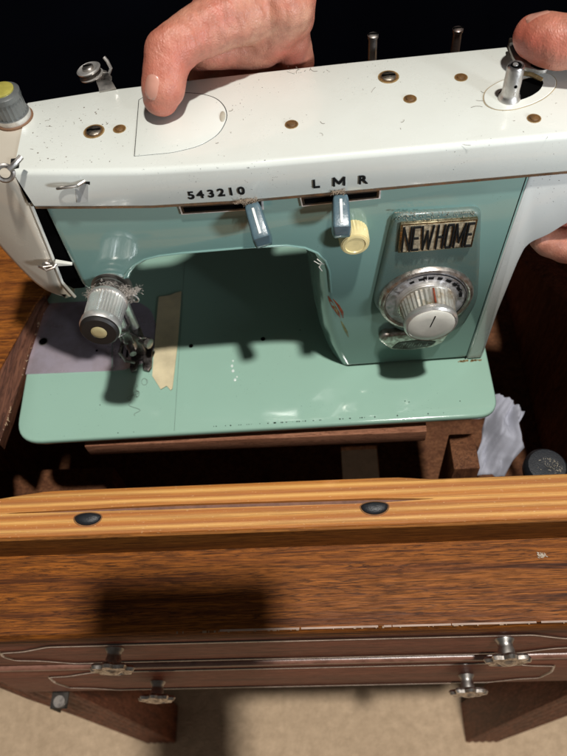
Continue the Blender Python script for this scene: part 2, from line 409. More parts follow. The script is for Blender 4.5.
# drawers (provincial grooves), dark varnished
DY = RF_Y+.0115
bm = bmesh.new(); box(bm, -.08, .50, DY+.004, DY+.020, -.245, RZ-.0195); finish('drawer_frame', bm, DKWOOD, cab)
def drawer(z0, z1, knob_z, gl):
    d = bmesh.new()
    x0, x1 = -.018, .436
    pr = [(DY+.010, z1)]+[(DY-.0015-.0065*math.sin(a*math.pi/12), z1-.0065+.0065*math.cos(a*math.pi/12)) for a in range(7)]+[(DY-.008, z0+.010), (DY-.006, z0+.003), (DY-.002, z0), (DY+.010, z0)]
    loft(d, [[Vector((x, y, z)) for y, z in pr] for x in (x0-.03, x0+.25, x1+.03)])
    o = finish('drawer', d, DRWOOD, cab, 50)
    # routed outline with stepped ends
    zt, zb = gl
    path = []
    cxl, cxr = x0+.015, x1-.015
    def prof_path(zt, zb):
        P = [(cxl, (zt+zb)/2), (cxl+.004, zt-.016), (cxl+.022, zt-.013), (cxl+.045, zt), (cxr-.045, zt), (cxr-.022, zt-.013), (cxr-.004, zt-.016), (cxr, (zt+zb)/2),
             (cxr-.004, zb+.016), (cxr-.022, zb+.013), (cxr-.045, zb), (cxl+.045, zb), (cxl+.022, zb+.013), (cxl+.004, zb+.016)]
        return rounded(P, .004, 3)
    P = prof_path(zt, zb)
    for off, dy, m, nm in ((0, 0, DARKM, 'groove'), ):
        g = bmesh.new(); Q = [Vector((x, DY-.008, z)) for x, z in P]; Q.append(Q[0]); tube(g, Q, .0011, 6)
        finish('groove', g, plain('groove_varnish', (.055,.022,.013), .2, coat=.8), o)
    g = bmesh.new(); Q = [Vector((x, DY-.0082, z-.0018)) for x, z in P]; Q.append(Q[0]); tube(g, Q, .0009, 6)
    finish('bead', g, plain('bead_glint', (.88,.72,.64), .5, coat=.4, nz=200, var=.6), o)  # pale colour puts the lamp glint beside the groove into the bead
    return o
d1 = drawer(-.104, -.0125, 0, (-.030, -.088))
d2 = drawer(-.226, -.108, 0, (-.126, -.210))
def knob(parent, hx, hz, first):
    y0 = DY-.008; L = .011
    k = bmesh.new(); lathe(k, (hx, y0, hz), (0,-1,0), [(.0068,-.001), (.0066,.001), (.0052,.003), (.0050,L*.5), (.0056,L-.004), (.0056,L)], 24)
    o = finish('knob', k, STEEL, parent)
    h = bmesh.new(); seg = 64; rr = []
    for r, hh, am in ((.0075,0,0), (.0135,.0006,.12), (.0146,.0022,.13), (.0135,.0045,.13), (.0100,.0052,.06), (.0080,.0038,0), (.0045,.0062,0), (.001,.0068,0)):
        rr.append([Vector((hx+math.cos(2*math.pi*i/seg)*r*(1+am*math.cos(8*2*math.pi*i/seg)), y0-L-hh, hz+math.sin(2*math.pi*i/seg)*r*(1+am*math.cos(8*2*math.pi*i/seg)))) for i in range(seg)])
    loft(h, rr); finish('rosette', h, PITTED, o)
for (px, py, zz, d) in ((508, 661, -.045, d1), (112, 672, -.045, d1), (469, 696, -.178, d2), (156, 706, -.178, d2)):
    p = loc(az(px, py, zz)); knob(d, p.x, zz, None)

bm = bmesh.new(); tube(bm, [Vector((-.06+.56*i/60, DY-.0068+.0002*noise.noise(Vector((i*.7,0,0))), -.1062)) for i in range(61)], .0036, 14)
kk = MT('highlight_bar_varnish', (.24,.11,.075), .33, coat=1.0, coatr=.30)
kk.color(kk.mix(kk.ramp(kk.noise(240, 4, .7, sc=(.4,1,1)), [(.45, 0), (.65, .8)]), (.24,.11,.075), (.12,.05,.03))); kk.bump(kk.noise(500, 3), .35, .0006)
finish('highlight_bar', bm, kk.m, cab)  # glossy bar added between the drawers to catch a highlight streak
# legs
def leg(x0, x1, yf, yb, fl=True, lean=0):
    b = bmesh.new()
    rr = []
    for z, s in ((-.20, 1.0), (-.30, 1.0), (-.45, .93), (-.76, .86), (FLOORZ+.0005, .86)):
        cx, cy = (x0+x1)/2+lean*(1+(z+.20)/.56), (yf+yb)/2; hx, hy = (x1-x0)/2*s, (yb-yf)/2*s
        pl = []
        n = 5  # fluted front
        for i in range(n*4+1):
            t = i/(n*4); xx = cx-hx+2*hx*t; fl_ = .0020*abs(math.sin(t*n*math.pi)) if fl else 0
            pl.append(Vector((xx, cy-hy-fl_, z)))
        pl += [Vector((cx+hx, cy+hy, z)), Vector((cx-hx, cy+hy, z))]
        rr.append(pl)
    loft(b, rr); return finish('leg', b, LEGWOOD, cab, 30)
leg(-.085, -.026, RF_Y+.012, RF_Y+.075); leg(.436, .498, RF_Y+.006, RF_Y+.07, lean=.045)
leg(-.085, -.035, .36, .41); leg(.44, .495, .36, .41)
# corner brackets under the drawer frame beside the legs
for q, sg in ((loc(az(60, 702, -.2465)), 1),):
    b = bmesh.new(); box(b, q.x-.008, q.x+.008, q.y-.006, q.y+.012, -.2475, -.2455, .0005, 1); box(b, q.x-.008*sg-.0008, q.x-.008*sg+.0008, q.y-.006, q.y+.016, -.272, -.246)
    o = finish('corner_bracket', b, DARKM, cab)
    b = bmesh.new(); lathe(b, (q.x, q.y, -.2474), (0,0,-1), [(.0055,-.004), (.0055,.001), (.0035,.0028), (.001,.003)], 16); finish('bracket_screw', b, STEEL, o)
# left part of the table top with a dark moulded edge
P = [az(42, 296, RZ), az(36, 303, RZ), az(-2, 372, RZ), az(-30, 424, RZ), az(-30, 470, RZ)]
P = [loc(p) for p in P]
poly = [(-.40, P[-1].y)] + [(p.x, p.y) for p in reversed(P)] + [(.062, .33), (-.40, .33)]
bm = bmesh.new(); plate(bm, poly, 'z', RZ-.018, RZ, .0006, 1); finish('left_top_board', bm, WOODSIDE, cab)
E1 = [loc(az(46, 298, RZ)), loc(az(40, 308, RZ)), loc(az(6, 412, RZ)), loc(az(-4, 440, RZ))]
E0 = [loc(az(44, 295, RZ)), loc(az(36.3, 303, RZ)), loc(az(-1.6, 372, RZ)), loc(az(-28, 421, RZ))]
bm = bmesh.new(); rings = []
for a, b in zip(E0, E1):
    rings.append([Vector((a.x+.0003, a.y, RZ-.016)), Vector((a.x+.0003, a.y, RZ-.0008)), Vector(((a.x*.6+b.x*.4), (a.y*.6+b.y*.4), RZ-.0018)), Vector(((a.x*.5+b.x*.5), (a.y*.5+b.y*.5), RZ-.0036)), Vector(((a.x*.2+b.x*.8), (a.y*.2+b.y*.8), RZ-.0042)), Vector((b.x, b.y, RZ-.0062)), Vector((b.x, b.y, RZ-.016))])
loft(bm, rings); finish('edge_moulding', bm, mat_wood('moulding_wood', (.16,.065,.036), (.10,.038,.022), (.035,.013,.008), sc=(8,.5,8), scale=9, rough=.5, coat=0), cab)
# frayed splinters on that edge
bm = bmesh.new()
for i in range(26):
    t = random.random(); q = E1[1].lerp(E1[3], t) if i > 4 else E1[2].lerp(E1[3], random.random()*.5)
    d = Vector((random.random()*.003, (random.random()-.7)*.006, random.random()*.0015)); q = Vector((q.x-.0006, q.y, RZ-.006))
    tube(bm, [q, q+d], .0003+random.random()*.0004, 4, .0001)
tag(finish('splinter', bm, plain('splinter_wood', (.55,.38,.24), .8), cab), kind='stuff')
# inner box: side walls, front ledge, bottom frame pieces, inner stretchers
bm = bmesh.new(); box(bm, -.105, -.092, -.085, .40, -.24, RZ-.020); finish('left_wall', bm, INWOOD, cab)
bm = bmesh.new(); box(bm, .475, .490, -.060, .40, -.24, RZ+.002); finish('right_wall', bm, INWOOD, cab)
bm = bmesh.new(); box(bm, -.092, .475, .39, .405, -.24, RZ); finish('rear_wall', bm, INWOOD, cab)
bm = bmesh.new(); box(bm, -.092, .475, -.085, -.070, -.24, Z0-.002); finish('front_wall', bm, INWOOD, cab)
a = loc(az(84, 446.5, -.014)); b = loc(az(426, 423, -.014))
bm = bmesh.new(); box(bm, a.x, b.x, min(a.y,b.y), .045, -.030, -.014, .001, 2); finish('support_ledge', bm, PINK, cab)
a = loc(az(30, 480, -.06)); 
bm = bmesh.new(); box(bm, -.09, az(82, 470, -.07).x, -.069, .05, -.23, -.150, .001); finish('left_block', bm, INWOOD, cab)
p1 = az(486, 418, -.05); 
bm = bmesh.new(); box(bm, .345, .366, -.012, .02, -.234, -.055, .001); finish('inner_post', bm, INWOOD, cab)
bm = bmesh.new(); loft(bm, [[Vector((.412, .20, -.02)), Vector((.430, .20, -.02)), Vector((.430, .22, -.02)), Vector((.412, .22, -.02))], [Vector((.470, -.02, .06)), Vector((.4745, -.02, .06)), Vector((.4745, 0, .06)), Vector((.470, 0, .06))]])
finish('lid_stay', bm, LEGWOOD, cab)
bm = bmesh.new(); box(bm, .415, .430, -.055, -.020, -.15, -.045, .001); finish('side_block', bm, INWOOD, cab)
# bottom shelf partially closing the box
bm = bmesh.new(); box(bm, -.092, .258, -.07, .39, -.245, -.235); finish('bottom_shelf', bm, INWOOD, cab)
bm = bmesh.new(); box(bm, .298, .475, -.07, .39, -.245, -.235); finish('bottom_shelf', bm, INWOOD, cab)
bm = bmesh.new(); box(bm, .258, .298, .105, .39, -.245, -.236); finish('bottom_batten', bm, INWOOD, cab)

# black lint covered knob at right inside the cabinet
c = az(547, 466, .0)
kn = thing('caster_wheel', 'round black rubber wheel dusted with lint behind the plywood edge at right', 'wheel', loc=c)
O('wheel', RUBBER, kn, lathe, (0,0,-.012), (0,0,1), [(.004,-.002), (.013,0), (.0155,.003), (.0155,.009), (.013,.0125), (.007,.013), (.001,.0125)], 36)
bm = bmesh.new()
for i in range(120):
    a = random.gauss(.4,1.0); r = .012*math.sqrt(random.random()); q = Vector((math.cos(a)*r, math.sin(a)*r*.8-.002, .0016 - .004*(r/.014)**4))
    d = Vector((random.gauss(0,1), random.gauss(0,1), .2)).normalized()*(.0002+.0009*random.random()**3)
    tube(bm, [q-d, q+Vector((0,0,.0003)), q+d], .00008+random.random()*.00018, 3)
tag(finish('lint_specks', bm, plain('pale_lint', (.5,.45,.36), .9), kn), kind='stuff')

# cloth hanging inside the cabinet
cl = bmesh.new()
cp = [[(494,392,.0),(512,398,.0),(524,412,.0)], [(486,410,-.01),(506,415,0),(518,424,0)], [(484,428,-.012),(502,436,0),(526,446,0)], [(478,446,-.02),(496,452,-.01),(516,458,-.004)], [(470,474,-.03),(490,476,-.03),(504,478,-.03)]]
grid = []
U, V_ = 26, 34
for j in range(V_+1):
    row = []
    fj = j/V_*(len(cp)-1); j0 = min(int(fj), len(cp)-2); tj = fj-j0
    for i in range(U+1):
        fi = i/U*2; i0 = min(int(fi), 1); ti = fi-i0
        def P_(jj, ii): return az(cp[jj][ii][0], cp[jj][ii][1], -.10+cp[jj][ii][2])
        q = P_(j0,i0).lerp(P_(j0,i0+1), ti).lerp(P_(j0+1,i0).lerp(P_(j0+1,i0+1), ti), tj)
        nv = noise.noise(Vector((i*.16, j*.10, 1)))*.010 + noise.noise(Vector((i*.42+j*.15, j*.12, 4)))*.0030
        row.append(q+Vector((nv*.4, 0, nv)))
    grid.append(row)
rings = [r+[p-Vector((0,0,.0012)) for p in reversed(r)] for r in grid]
loft(cl, rings)
tag(finish('cloth', cl, CLOTH, None, 80), 'crumpled pale blue grey cloth hanging inside the cabinet right of the machine bed', 'cloth')

# ------------------------------------------------------------------ sewing machine
mc = thing('sewing_machine', 'teal and ivory vintage sewing machine held up out of its cabinet', 'sewing machine')
# bed
bedp = rounded([(0,0), (.375,-.003), (.378,.198), (-.006,.200)], [.022,.017,.012,.012], 8)
bm = bmesh.new(); rings = []
def R3(p, z): return [Vector((a[0], a[1], z)) for a in p]
for d, z in ((.004,-.009), (.0008,-.0065), (0,-.004), (0,-.0018), (.0006,-.0005), (.0016,.0)): rings.append(R3(inset(bedp, d), z))
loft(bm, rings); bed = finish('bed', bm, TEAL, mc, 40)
# seam groove lines and holes on the bed
bm = bmesh.new()
q0, q1 = az(183, 292, 0), az(179, 432, 0); box(bm, q0.x-.0003, q0.x+.0002, .0015, .176, .00005, .00025)
finish('hinge_seam', bm, plain('seam_green', (.22,.34,.28), .4), bed)
for px, py in ((191,346), (263,339)):
    c = az(px, py, 0); O('screw_hole', BLACK, bed, lathe, (c.x,c.y,0), (0,0,1), [(.0019,-.0002), (.0019,.0003), (.0012,.00032)], 16)
bm = bmesh.new()
for i in range(46):
    px = 60+random.random()*400 if i < 18 else 225+random.random()*140; k_ = (px-36)/448
    py = 442-26.5*k_ - 4.2 - (px > 200)*.8; c = az(px, py, 0); r = .0002+random.random()*.0005
    lathe(bm, (c.x, c.y, .0), (0,0,1), [(r,-.0002), (r*.9,.00018)], 6)
for px, py in ((405,401),(409,402),(460,401),(300,330),(100,405)):
    c = az(px, py, 0); lathe(bm, (c.x, c.y, .0), (0,0,1), [(.0005,-.0002), (.0004,.00018)], 6)
tag(finish('paint_chip', bm, INK, bed), kind='stuff')

# body casting: head + arm + column
FY = .049
prof = [(.0868,.194), (.0862,.140), (.0862,.122), (.0880,.1155), (.0925,.1125), (.108,.1120), (.1145,.1140), (.1190,.1200), (.1230,.1275), (.1285,.1335), (.1360,.1378), (.1450,.1398), (.160,.1408),
        (.205,.1412), (.226,.1402), (.2360,.1372), (.2425,.1325), (.2468,.1255), (.2488,.1170), (.2495,.095), (.2505,.070), (.2530,.045), (.2565,.025), (.2625,.0005), (.3627,.0005), (.3726,.194)]
def bodyring(d, y, colshift=0, z_=0):
    ip = inset(prof, d); out = []
    for (x, z), (x0, z0) in zip(ip, prof):
        if .244 < x0 < .27: x -= colshift
        out.append(Vector((x, y, z)))
    return out
bm = bmesh.new()
rr = []
for k in range(6):
    t = math.pi/2*k/5; d = .0052*(1-math.sin(t)); yy = FY+.0052*(1-math.cos(t)); rr.append(bodyring(d, yy, .0030*(k/5)**2))
rr += [bodyring(0, .062, .0085), bodyring(0, .080, .0105), bodyring(0, .112, .008)]
rr.append(bodyring(.004, .116, .006))
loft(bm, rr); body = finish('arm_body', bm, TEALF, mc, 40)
# raised bead along the arch
bm = bmesh.new(); pts = [Vector((x, FY-.0001, z)) for x, z in inset(prof, .0040)[5:20]]; tube(bm, pts, .0007, 8); finish('arch_bead', bm, TEALF, body)
# faded floral decal on the column side, laid on the casting
from mathutils.bvhtree import BVHTree
btree = BVHTree.FromPolygons([v.co for v in body.data.vertices], [p.vertices for p in body.data.polygons])
def on_body(px, py, up=.00025):
    d = ray(px, py).normalized(); h, n_, _i, _d = btree.ray_cast(CAM, d)
    return (h - d*up) if h is not None else ay(px, py, FY+.004)
def stroke(bm, pts, ws):
    rings = []
    for (x, y), w_ in zip(pts, ws):
        rings.append([on_body(x-w_, y), on_body(x+w_, y), on_body(x+w_, y, -.0003), on_body(x-w_, y, -.0003)])
    loft(bm, rings)
bm = bmesh.new(); stroke(bm, [(328,296), (330.5,301), (334,307), (338,313), (340.5,318)], [.5,1.6,2.2,1.7,.5]); stroke(bm, [(333,299), (338,305), (342,312), (343,318)], [.4,1.3,1.5,.6]); finish('flower_decal', bm, REDP, body)
bm = bmesh.new(); stroke(bm, [(341,321), (343.5,326), (346,331), (348.5,337)], [.4,1.2,1.5,.5]); stroke(bm, [(333.5,305), (336,309), (338,314)], [.3,.8,.3]); finish('leaf_decal', bm, GOLDP, body)

# white side pillar / motor housing
px_ = [ay(519,262,FY), ay(530,243,FY), ay(550,235,FY), ay(567,224,FY)]
pil = [(.3585,.0005), (.3715,.0005), (.3738,.060), (px_[0].x,px_[0].z), (.3795,.1235), (px_[1].x+.001,px_[1].z), (px_[2].x,px_[2].z), (px_[3].x,px_[3].z), (.425,.160), (.432,.194), (.3684,.194)]
pil = rounded(pil, [0,.002,0,.006,.002,.003,.004,.004,.004,0,0], 3)
bm = bmesh.new(); rr = []
for k in range(5):
    t = math.pi/2*k/4; rr.append([Vector((x, FY-.0006+.004*(1-math.cos(t)), z)) for x, z in inset(pil, .004*(1-math.sin(t))*.6)])
rr.append([Vector((x, .116, z)) for x, z in pil])
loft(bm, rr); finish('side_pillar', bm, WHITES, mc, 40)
bm = bmesh.new(); loft(bm, [[Vector((.3578,FY-.0002,.001)), Vector((.3583,FY-.0002,.001)), Vector((.3583,FY+.003,.001)), Vector((.3578,FY+.003,.001))], [Vector((.3676,FY-.0002,.193)), Vector((.3681,FY-.0002,.193)), Vector((.3681,FY+.003,.193)), Vector((.3676,FY+.003,.193))]])
finish('pillar_seam', bm, INK, mc)
# ochre grime at the pillar foot
bm = bmesh.new()
for i in range(40):
    c = Vector((.352+random.random()*.019, FY-.0012-random.random()*.001, .0003)); r = .0003+random.random()*.0008
    lathe(bm, c, (0,0,1), [(r,-.0002), (r*.7,.0003)], 6)
tag(finish('foot_grime', bm, RUSTPALE, mc), kind='stuff')

# face plate (left end)
fp = [(.0795,.194), (.0762,.150), (.0735,.122), (.0770,.1065), (.0700,.1048), (.0640,.1058), (.0558,.1098), (.0500,.1180), (.0445,.1330), (.0400,.1500), (.0360,.175), (.0340,.2150), (.0790,.2150)]
fp = rounded(fp, [0,.01,.004,.002,.003,.004,.006,.006,.006,.006,.006,0,0], 4)
bm = bmesh.new(); rr = []
for k in range(6):
    t = math.pi/2*k/5; rr.append([Vector((x, FY+.001+.006*(1-math.cos(t)) + max(0, (.075-x))*.28, z)) for x, z in inset(fp, .006*(1-math.sin(t)))])
rr.append([Vector((x, .110, z)) for x, z in fp])
loft(bm, rr); finish('face_plate', bm, mat_paint('dim_ivory_plate', (.50,.45,.37), dirt=(.25,.17,.09), amount=.9, rough=.22, coat=.4), mc, 40)  # dimmer, warmer light of the left end put into this ivory
bm = bmesh.new(); P1 = [(.0795,.193), (.0762,.150), (.0737,.123), (.0772,.107)]
tube(bm, [Vector((x+.0002, FY+.0030, z)) for x, z in P1], .0011, 8); finish('face_plate_lip', bm, IVORYP, mc)
bm = bmesh.new(); plate(bm, [(.0785,.2120), (.0872,.1954), (.0866,.1150), (.0790,.1150), (.0735,.122), (.0765,.160)], 'y', FY+.012, FY+.0035); finish('lever_slot', bm, BLACK, mc)
# thread guides beside the slot
def ring(bm, c, r, t, n=(0,-1,0), seg=20, a0=0, a1=6.283):
    u, v, a = basis(n); tube(bm, [Vector(c)+u*math.cos(a0+(a1-a0)*i/seg)*r+v*math.sin(a0+(a1-a0)*i/seg)*r for i in range(seg+1)], t, 7)
c = ay(5, 173, FY-.004); bm = bmesh.new(); ring(bm, c, .0042, .0014, (.3,-1,.4)); tube(bm, [c+Vector((.003,0,.002)), c+Vector((.007,.002,.004)), c+Vector((.010,.006,.005))], .0016, 8); finish('thread_guide', bm, STEEL, mc)
c = ay(47, 265, FY-.001); bm = bmesh.new(); lathe(bm, c, (0,-1,.3), [(.0030,-.003), (.0030,.001), (.0022,.0018)], 20); tube(bm, [c+Vector((-.005,-.001,.0005)), c+Vector((0,-.0035,-.001)), c+Vector((.005,-.002,-.0005)), c+Vector((.0065,.002,0))], .0009, 7); tube(bm, [c+Vector((-.005,-.001,.0005)), c+Vector((-.001,-.0035,.0022)), c+Vector((.004,-.002,.0012))], .0007, 7); finish('thread_guide', bm, PITTED, mc)
c = ay(62, 264, FY-.001); bm = bmesh.new(); loft(bm, [[c+Vector(v) for v in ((-.004,0,.0016),(-.004,0,-.0016),(-.004,.003,-.0016),(-.004,.003,.0016))], [c+Vector(v) for v in ((.006,0,-.0012),(.006,0,-.0020),(.006,.002,-.0020),(.006,.002,-.0012))]]); finish('plate_tab', bm, IVORYP, mc)

# top cover
st = [((13,172),(28,101),.0840,.1950), ((80,172),(60,95.5),None,.1915), ((140,171),(100,89.5),None,.1883), ((240,165),(195,78),None,.1866), ((340,156),(350,61),None,.1872), ((450,146),(510,45),None,.1880), ((567,135),(600,38),None,.1886), ((640,128),(680,30),None,.1890)]
TZ = .2155
bm = bmesh.new(); rings = []
for (f_, b_, xb, zb) in st:
    p = az(*f_, TZ); q = az(*b_, TZ); xb = xb or p.x
    if (f_, b_) == ((80,172),(60,95.5)): q = Vector((.0955,.1192,TZ))
    R_ = [Vector((xb, .0505, zb+.001)), Vector((xb, .0466, zb)), Vector((xb, .0460, zb+.0012))]
    for k in range(7):
        t = math.pi/2*k/6; yc = p.y+.0035; R_.append(Vector((p.x, yc-.0035*math.cos(t)+(.0015 if k == 0 else 0)*0, TZ-.0035+.0035*math.sin(t))))
    R_ += [Vector((q.x, q.y-.0025, TZ)), Vector((q.x, q.y-.0008, TZ-.0007)), Vector((q.x, q.y, TZ-.0025)), Vector((q.x, q.y+.001, .190))]
    rings.append(R_)
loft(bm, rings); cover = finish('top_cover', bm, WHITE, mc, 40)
# top of the head, left of the seam
tp = [(.0777,.0555), (.0750,.1160), (.0300,.1120), (.0280,.0700), (.0360,.0620)]
bm = bmesh.new(); plate(bm, tp, 'z', .200, TZ-.0008, .0010, 2); finish('head_top', bm, WHITE, mc)
# trim strip under the cover
bm = bmesh.new(); rings = []
for (f_, b_, xb, zb) in st:
    xb = xb or az(*f_, TZ).x
    rings.append([Vector((xb, .0462, zb+.0001)), Vector((xb, .0462, zb-.0016)), Vector((xb, .0495, zb-.0016)), Vector((xb, .0495, zb+.0001))])
loft(bm, rings); finish('trim_strip', bm, TRIM, mc)
bm = bmesh.new(); rings = []
for (f_, b_, xb, zb) in st:
    xb = xb or az(*f_, TZ).x
    rings.append([Vector((xb, .0474, zb-.0016)), Vector((xb, .0474, zb-.0026)), Vector((xb, .0492, zb-.0026)), Vector((xb, .0492, zb-.0016))])
loft(bm, rings); finish('trim_gap', bm, INK, mc)
# black notch at the cover's left corner and hook slot in its front strip
bm = bmesh.new(); a = [az(11,159,TZ), az(20,158,TZ), az(19,168,TZ), az(10,170,TZ)]
loft(bm, [[Vector((p.x,p.y,TZ-.0004)) for p in a], [Vector((p.x,p.y,TZ+.0002)) for p in a]]); finish('cover_notch', bm, INK, cover)
SX = []
for (f_, b_, xb, zb) in st:
    p = az(*f_, TZ); SX.append((xb or p.x, p.y, zb))
def strip_y(x, z):
    for a, b in zip(SX, SX[1:]):
        if x <= b[0] or b is SX[-1]:
            t = max(0, min(1, (x-a[0])/(b[0]-a[0]))); py = a[1]+(b[1]-a[1])*t; zb = a[2]+(b[2]-a[2])*t
            u = max(0, min(1, (z-zb-.0012)/(TZ-.0035-zb-.0012))); return .0460+(py-.0460)*u
def strip_pt(px, py, d=0):      # point on the front strip of the cover, d in front of it
    y = .0455
    for _ in range(4):
        p = ay(px, py, y); y = strip_y(p.x, p.z)
    return ay(px, py, y-d)
bm = bmesh.new(); q = [strip_pt(74,181), strip_pt(90,181.5), strip_pt(90,184.5), strip_pt(85,183.5), strip_pt(74,183)]
loft(bm, [[p+Vector((0,.0006,0)) for p in q], [p+Vector((0,-.0002,0)) for p in q]]); finish('hook_slot', bm, INK, cover)
bm = bmesh.new(); q = [strip_pt(75,184), strip_pt(88,184), strip_pt(88,201), strip_pt(77,202)]
loft(bm, [[p+Vector((0,.0012,0)) for p in q], [p+Vector((0,-.0006,0)) for p in q]]); finish('hook_plate', bm, plain('grey_plate', (.42,.42,.40), .4), cover)
c = strip_pt(69, 187, .004); bm = bmesh.new()
tube(bm, [c+Vector((.006*math.cos(t)-.001, -.002*math.sin(t), .0014*math.sin(t)+.0004*math.cos(t))) for t in [i*6.283/24 for i in range(25)]], .0007, 7); tube(bm, [c+Vector((.004,0,0)), c+Vector((.009,.003,.0008))], .0010, 7)
finish('thread_hook', bm, STEEL, cover)

# slide door: D shaped plate with dark gap
D = [az(*p, TZ) for p in ((138.5,100), (134,156.5), (172,153), (200,146.5), (220,134), (228,118), (226,107), (217,98), (204,94), (188,92.5), (150,93))]
D2 = rounded([(p.x, p.y) for p in D], [.0,.0,.004,.006,.006,.006,.006,.006,.006,.004,.0], 4)
O('door_gap', plain('door_gap', (.02,.018,.015), .8), cover, plate, D2, 'z', TZ-.001, TZ+.00012)
ins = inset(D2, .00045)
ins = [(x-.0000, y-.00030) for x, y in ins]
dr = O('slide_door', WHITE, cover, plate, ins, 'z', TZ-.0005, TZ+.0004, .0002, 2)
c = az(224, 117, TZ); bm = bmesh.new(); rr = []
bmesh.ops.create_uvsphere(bm, u_segments=16, v_segments=8, radius=1, matrix=Matrix.Translation((c.x-.0008, c.y, TZ+.0003))@Matrix.Diagonal((.0018,.0052,.0006,1))); finish('finger_notch', bm, plain('notch_cream', (.50,.47,.38), .4), dr)
# screws on the top
def screw_big(px, py, r=.0052):
    c = az(px, py, TZ)
    o = O('screw', RUSTPALE, cover, lathe, (c.x,c.y,TZ), (0,0,1), [(r*1.22,-.0005), (r*1.20,.0002), (r*1.02,.00025)], 28)
    O('screw_recess', RUST, o, lathe, (c.x,c.y,TZ+.0001), (0,0,1), [(r*1.08,-.0005), (r*1.05,.0003)], 24)
    bm = bmesh.new(); lathe(bm, (c.x,c.y,TZ+.0002), (0,0,1), [(r*.86,0), (r*.84,.0006), (r*.74,.0010), (r*.2,.0012)], 24); finish('screw_head', bm, mat_metal('screw_steel', (.34,.30,.25), .38, (.06,.04,.02), .8, 300), o)
    bm = bmesh.new(); box(bm, c.x-r*.75, c.x+r*.75, c.y-.0006, c.y+.0006, TZ+.0010, TZ+.0016); finish('screw_slot', bm, BLACK, o)
def screw_small(px, py, r=.0034):
    c = az(px, py, TZ)
    o = O('oil_hole', RUSTPALE, cover, lathe, (c.x,c.y,TZ), (0,0,1), [(r*1.16,-.0005), (r*1.14,.00015), (r*1.0,.0002)], 24)
    O('hole_plug', RUST, o, lathe, (c.x,c.y,TZ), (0,0,1), [(r*1.02,0), (r*1.0,.0003), (r*.72,.0003), (r*.6,.0009), (r*.2,.0012)], 20)
screw_big(94,131.5); screw_big(388.5,77)
for p in ((119.5,129), (291.5,124.5), (410,99), (461,77.5), (534,118.5)): screw_small(*p)
# scuffs and hairs on the white top
bm = bmesh.new()
for i in range(70):
    px, py = random.choice(((random.uniform(30,130), random.uniform(110,165)), (random.uniform(200,330), random.uniform(85,160)), (random.uniform(330,560), random.uniform(60,150)), (random.uniform(285,330), random.uniform(66,76))))
    c = az(px, py, TZ); a = random.random()*6.28; L = random.random()**3*.006+.0004
    p0 = Vector((c.x, c.y, TZ+.0001)); bend = random.uniform(-.4,.4)
    pts = [p0+Vector((math.cos(a+bend*k)*L*k/4, math.sin(a+bend*k)*L*k/4, 0)) for k in range(5)]
    tube(bm, pts, .00008+random.random()*.00007, 3)
for i in range(26):
    c = az(random.uniform(25,110), random.uniform(105,165), TZ); r = .0002+random.random()*.0004
    lathe(bm, (c.x,c.y,TZ), (0,0,1), [(r,-.0001),(r*.8,.0001)], 6)
tag(finish('scuff_mark', bm, plain('scuff_brown', (.16,.13,.10), .8), cover), kind='stuff')

# pressure regulator on the head top
c = az(14, 118, TZ)
pk = O('pressure_collar', plain('brown_gasket', (.20,.10,.05), .6), mc, lathe, (c.x,c.y,TZ-.001), (0,0,1), [(.0118,-.002), (.0118,.0016), (.0100,.0022)], 32)
O('pressure_dial', GREYP, pk, lathe, (c.x,c.y,TZ), (0,0,1), [(.0102,.0), (.0104,.004), (.0098,.0042), (.0098,.014), (.0102,.0145), (.0102,.0175), (.0085,.0186)], 48, rib=.0005, ribr=(2,3))
O('dial_band', CHROME, pk, lathe, (c.x,c.y,TZ), (0,0,1), [(.0107,.0003), (.0109,.0012), (.0107,.0040)], 32)
O('dial_cap', YELLOW, pk, lathe, (c.x,c.y,TZ), (0,0,1), [(.0074,.018), (.0074,.0194), (.0062,.0199)], 32)

# lettering on the front strip
def on_strip(px, py, lean=0):
    o_ = strip_pt(px, py, .0)
    def f(x, y, z): return Vector((o_.x+x, strip_y(o_.x+x, o_.z+y)-.00012-z, o_.z+y))
    return f
for ch, px, py in zip('543210', (187.5,196.6,207.2,217.2,227.0,237.2), (197.3,196.4,195.6,194.5,193.6,192.8)):
    text_obj('numeral', ch, .0086, INK, cover, on_strip(px+1, py+1.2), 1.0, .0006, .00018)
fm = on_strip(334, 185.5); bm = bmesh.new()
for A, B in (((0,0),(0,1)), ((0,1),(.5,.25)), ((.5,.25),(1,1)), ((1,1),(1,0))):
    A = Vector((A[0]*.0058, A[1]*.0062)); B = Vector((B[0]*.0058, B[1]*.0062)); dd = (B-A).normalized(); nn = Vector((-dd.y, dd.x))*.00062
    A -= dd*.0003; B += dd*.0003
    loft(bm, [[fm(q.x, q.y, h) for q in (A-nn, B-nn, B+nn, A+nn)] for h in (-.0003, .0006)])
finish('letter', bm, INK, cover)
for ch, px, py in (('L',312.5,186.5), ('R',358,182.5)):
    text_obj('letter', ch, .0090, INK, cover, on_strip(px, py+1), .95, .0006, (.00008 if ch == 'M' else .00022))

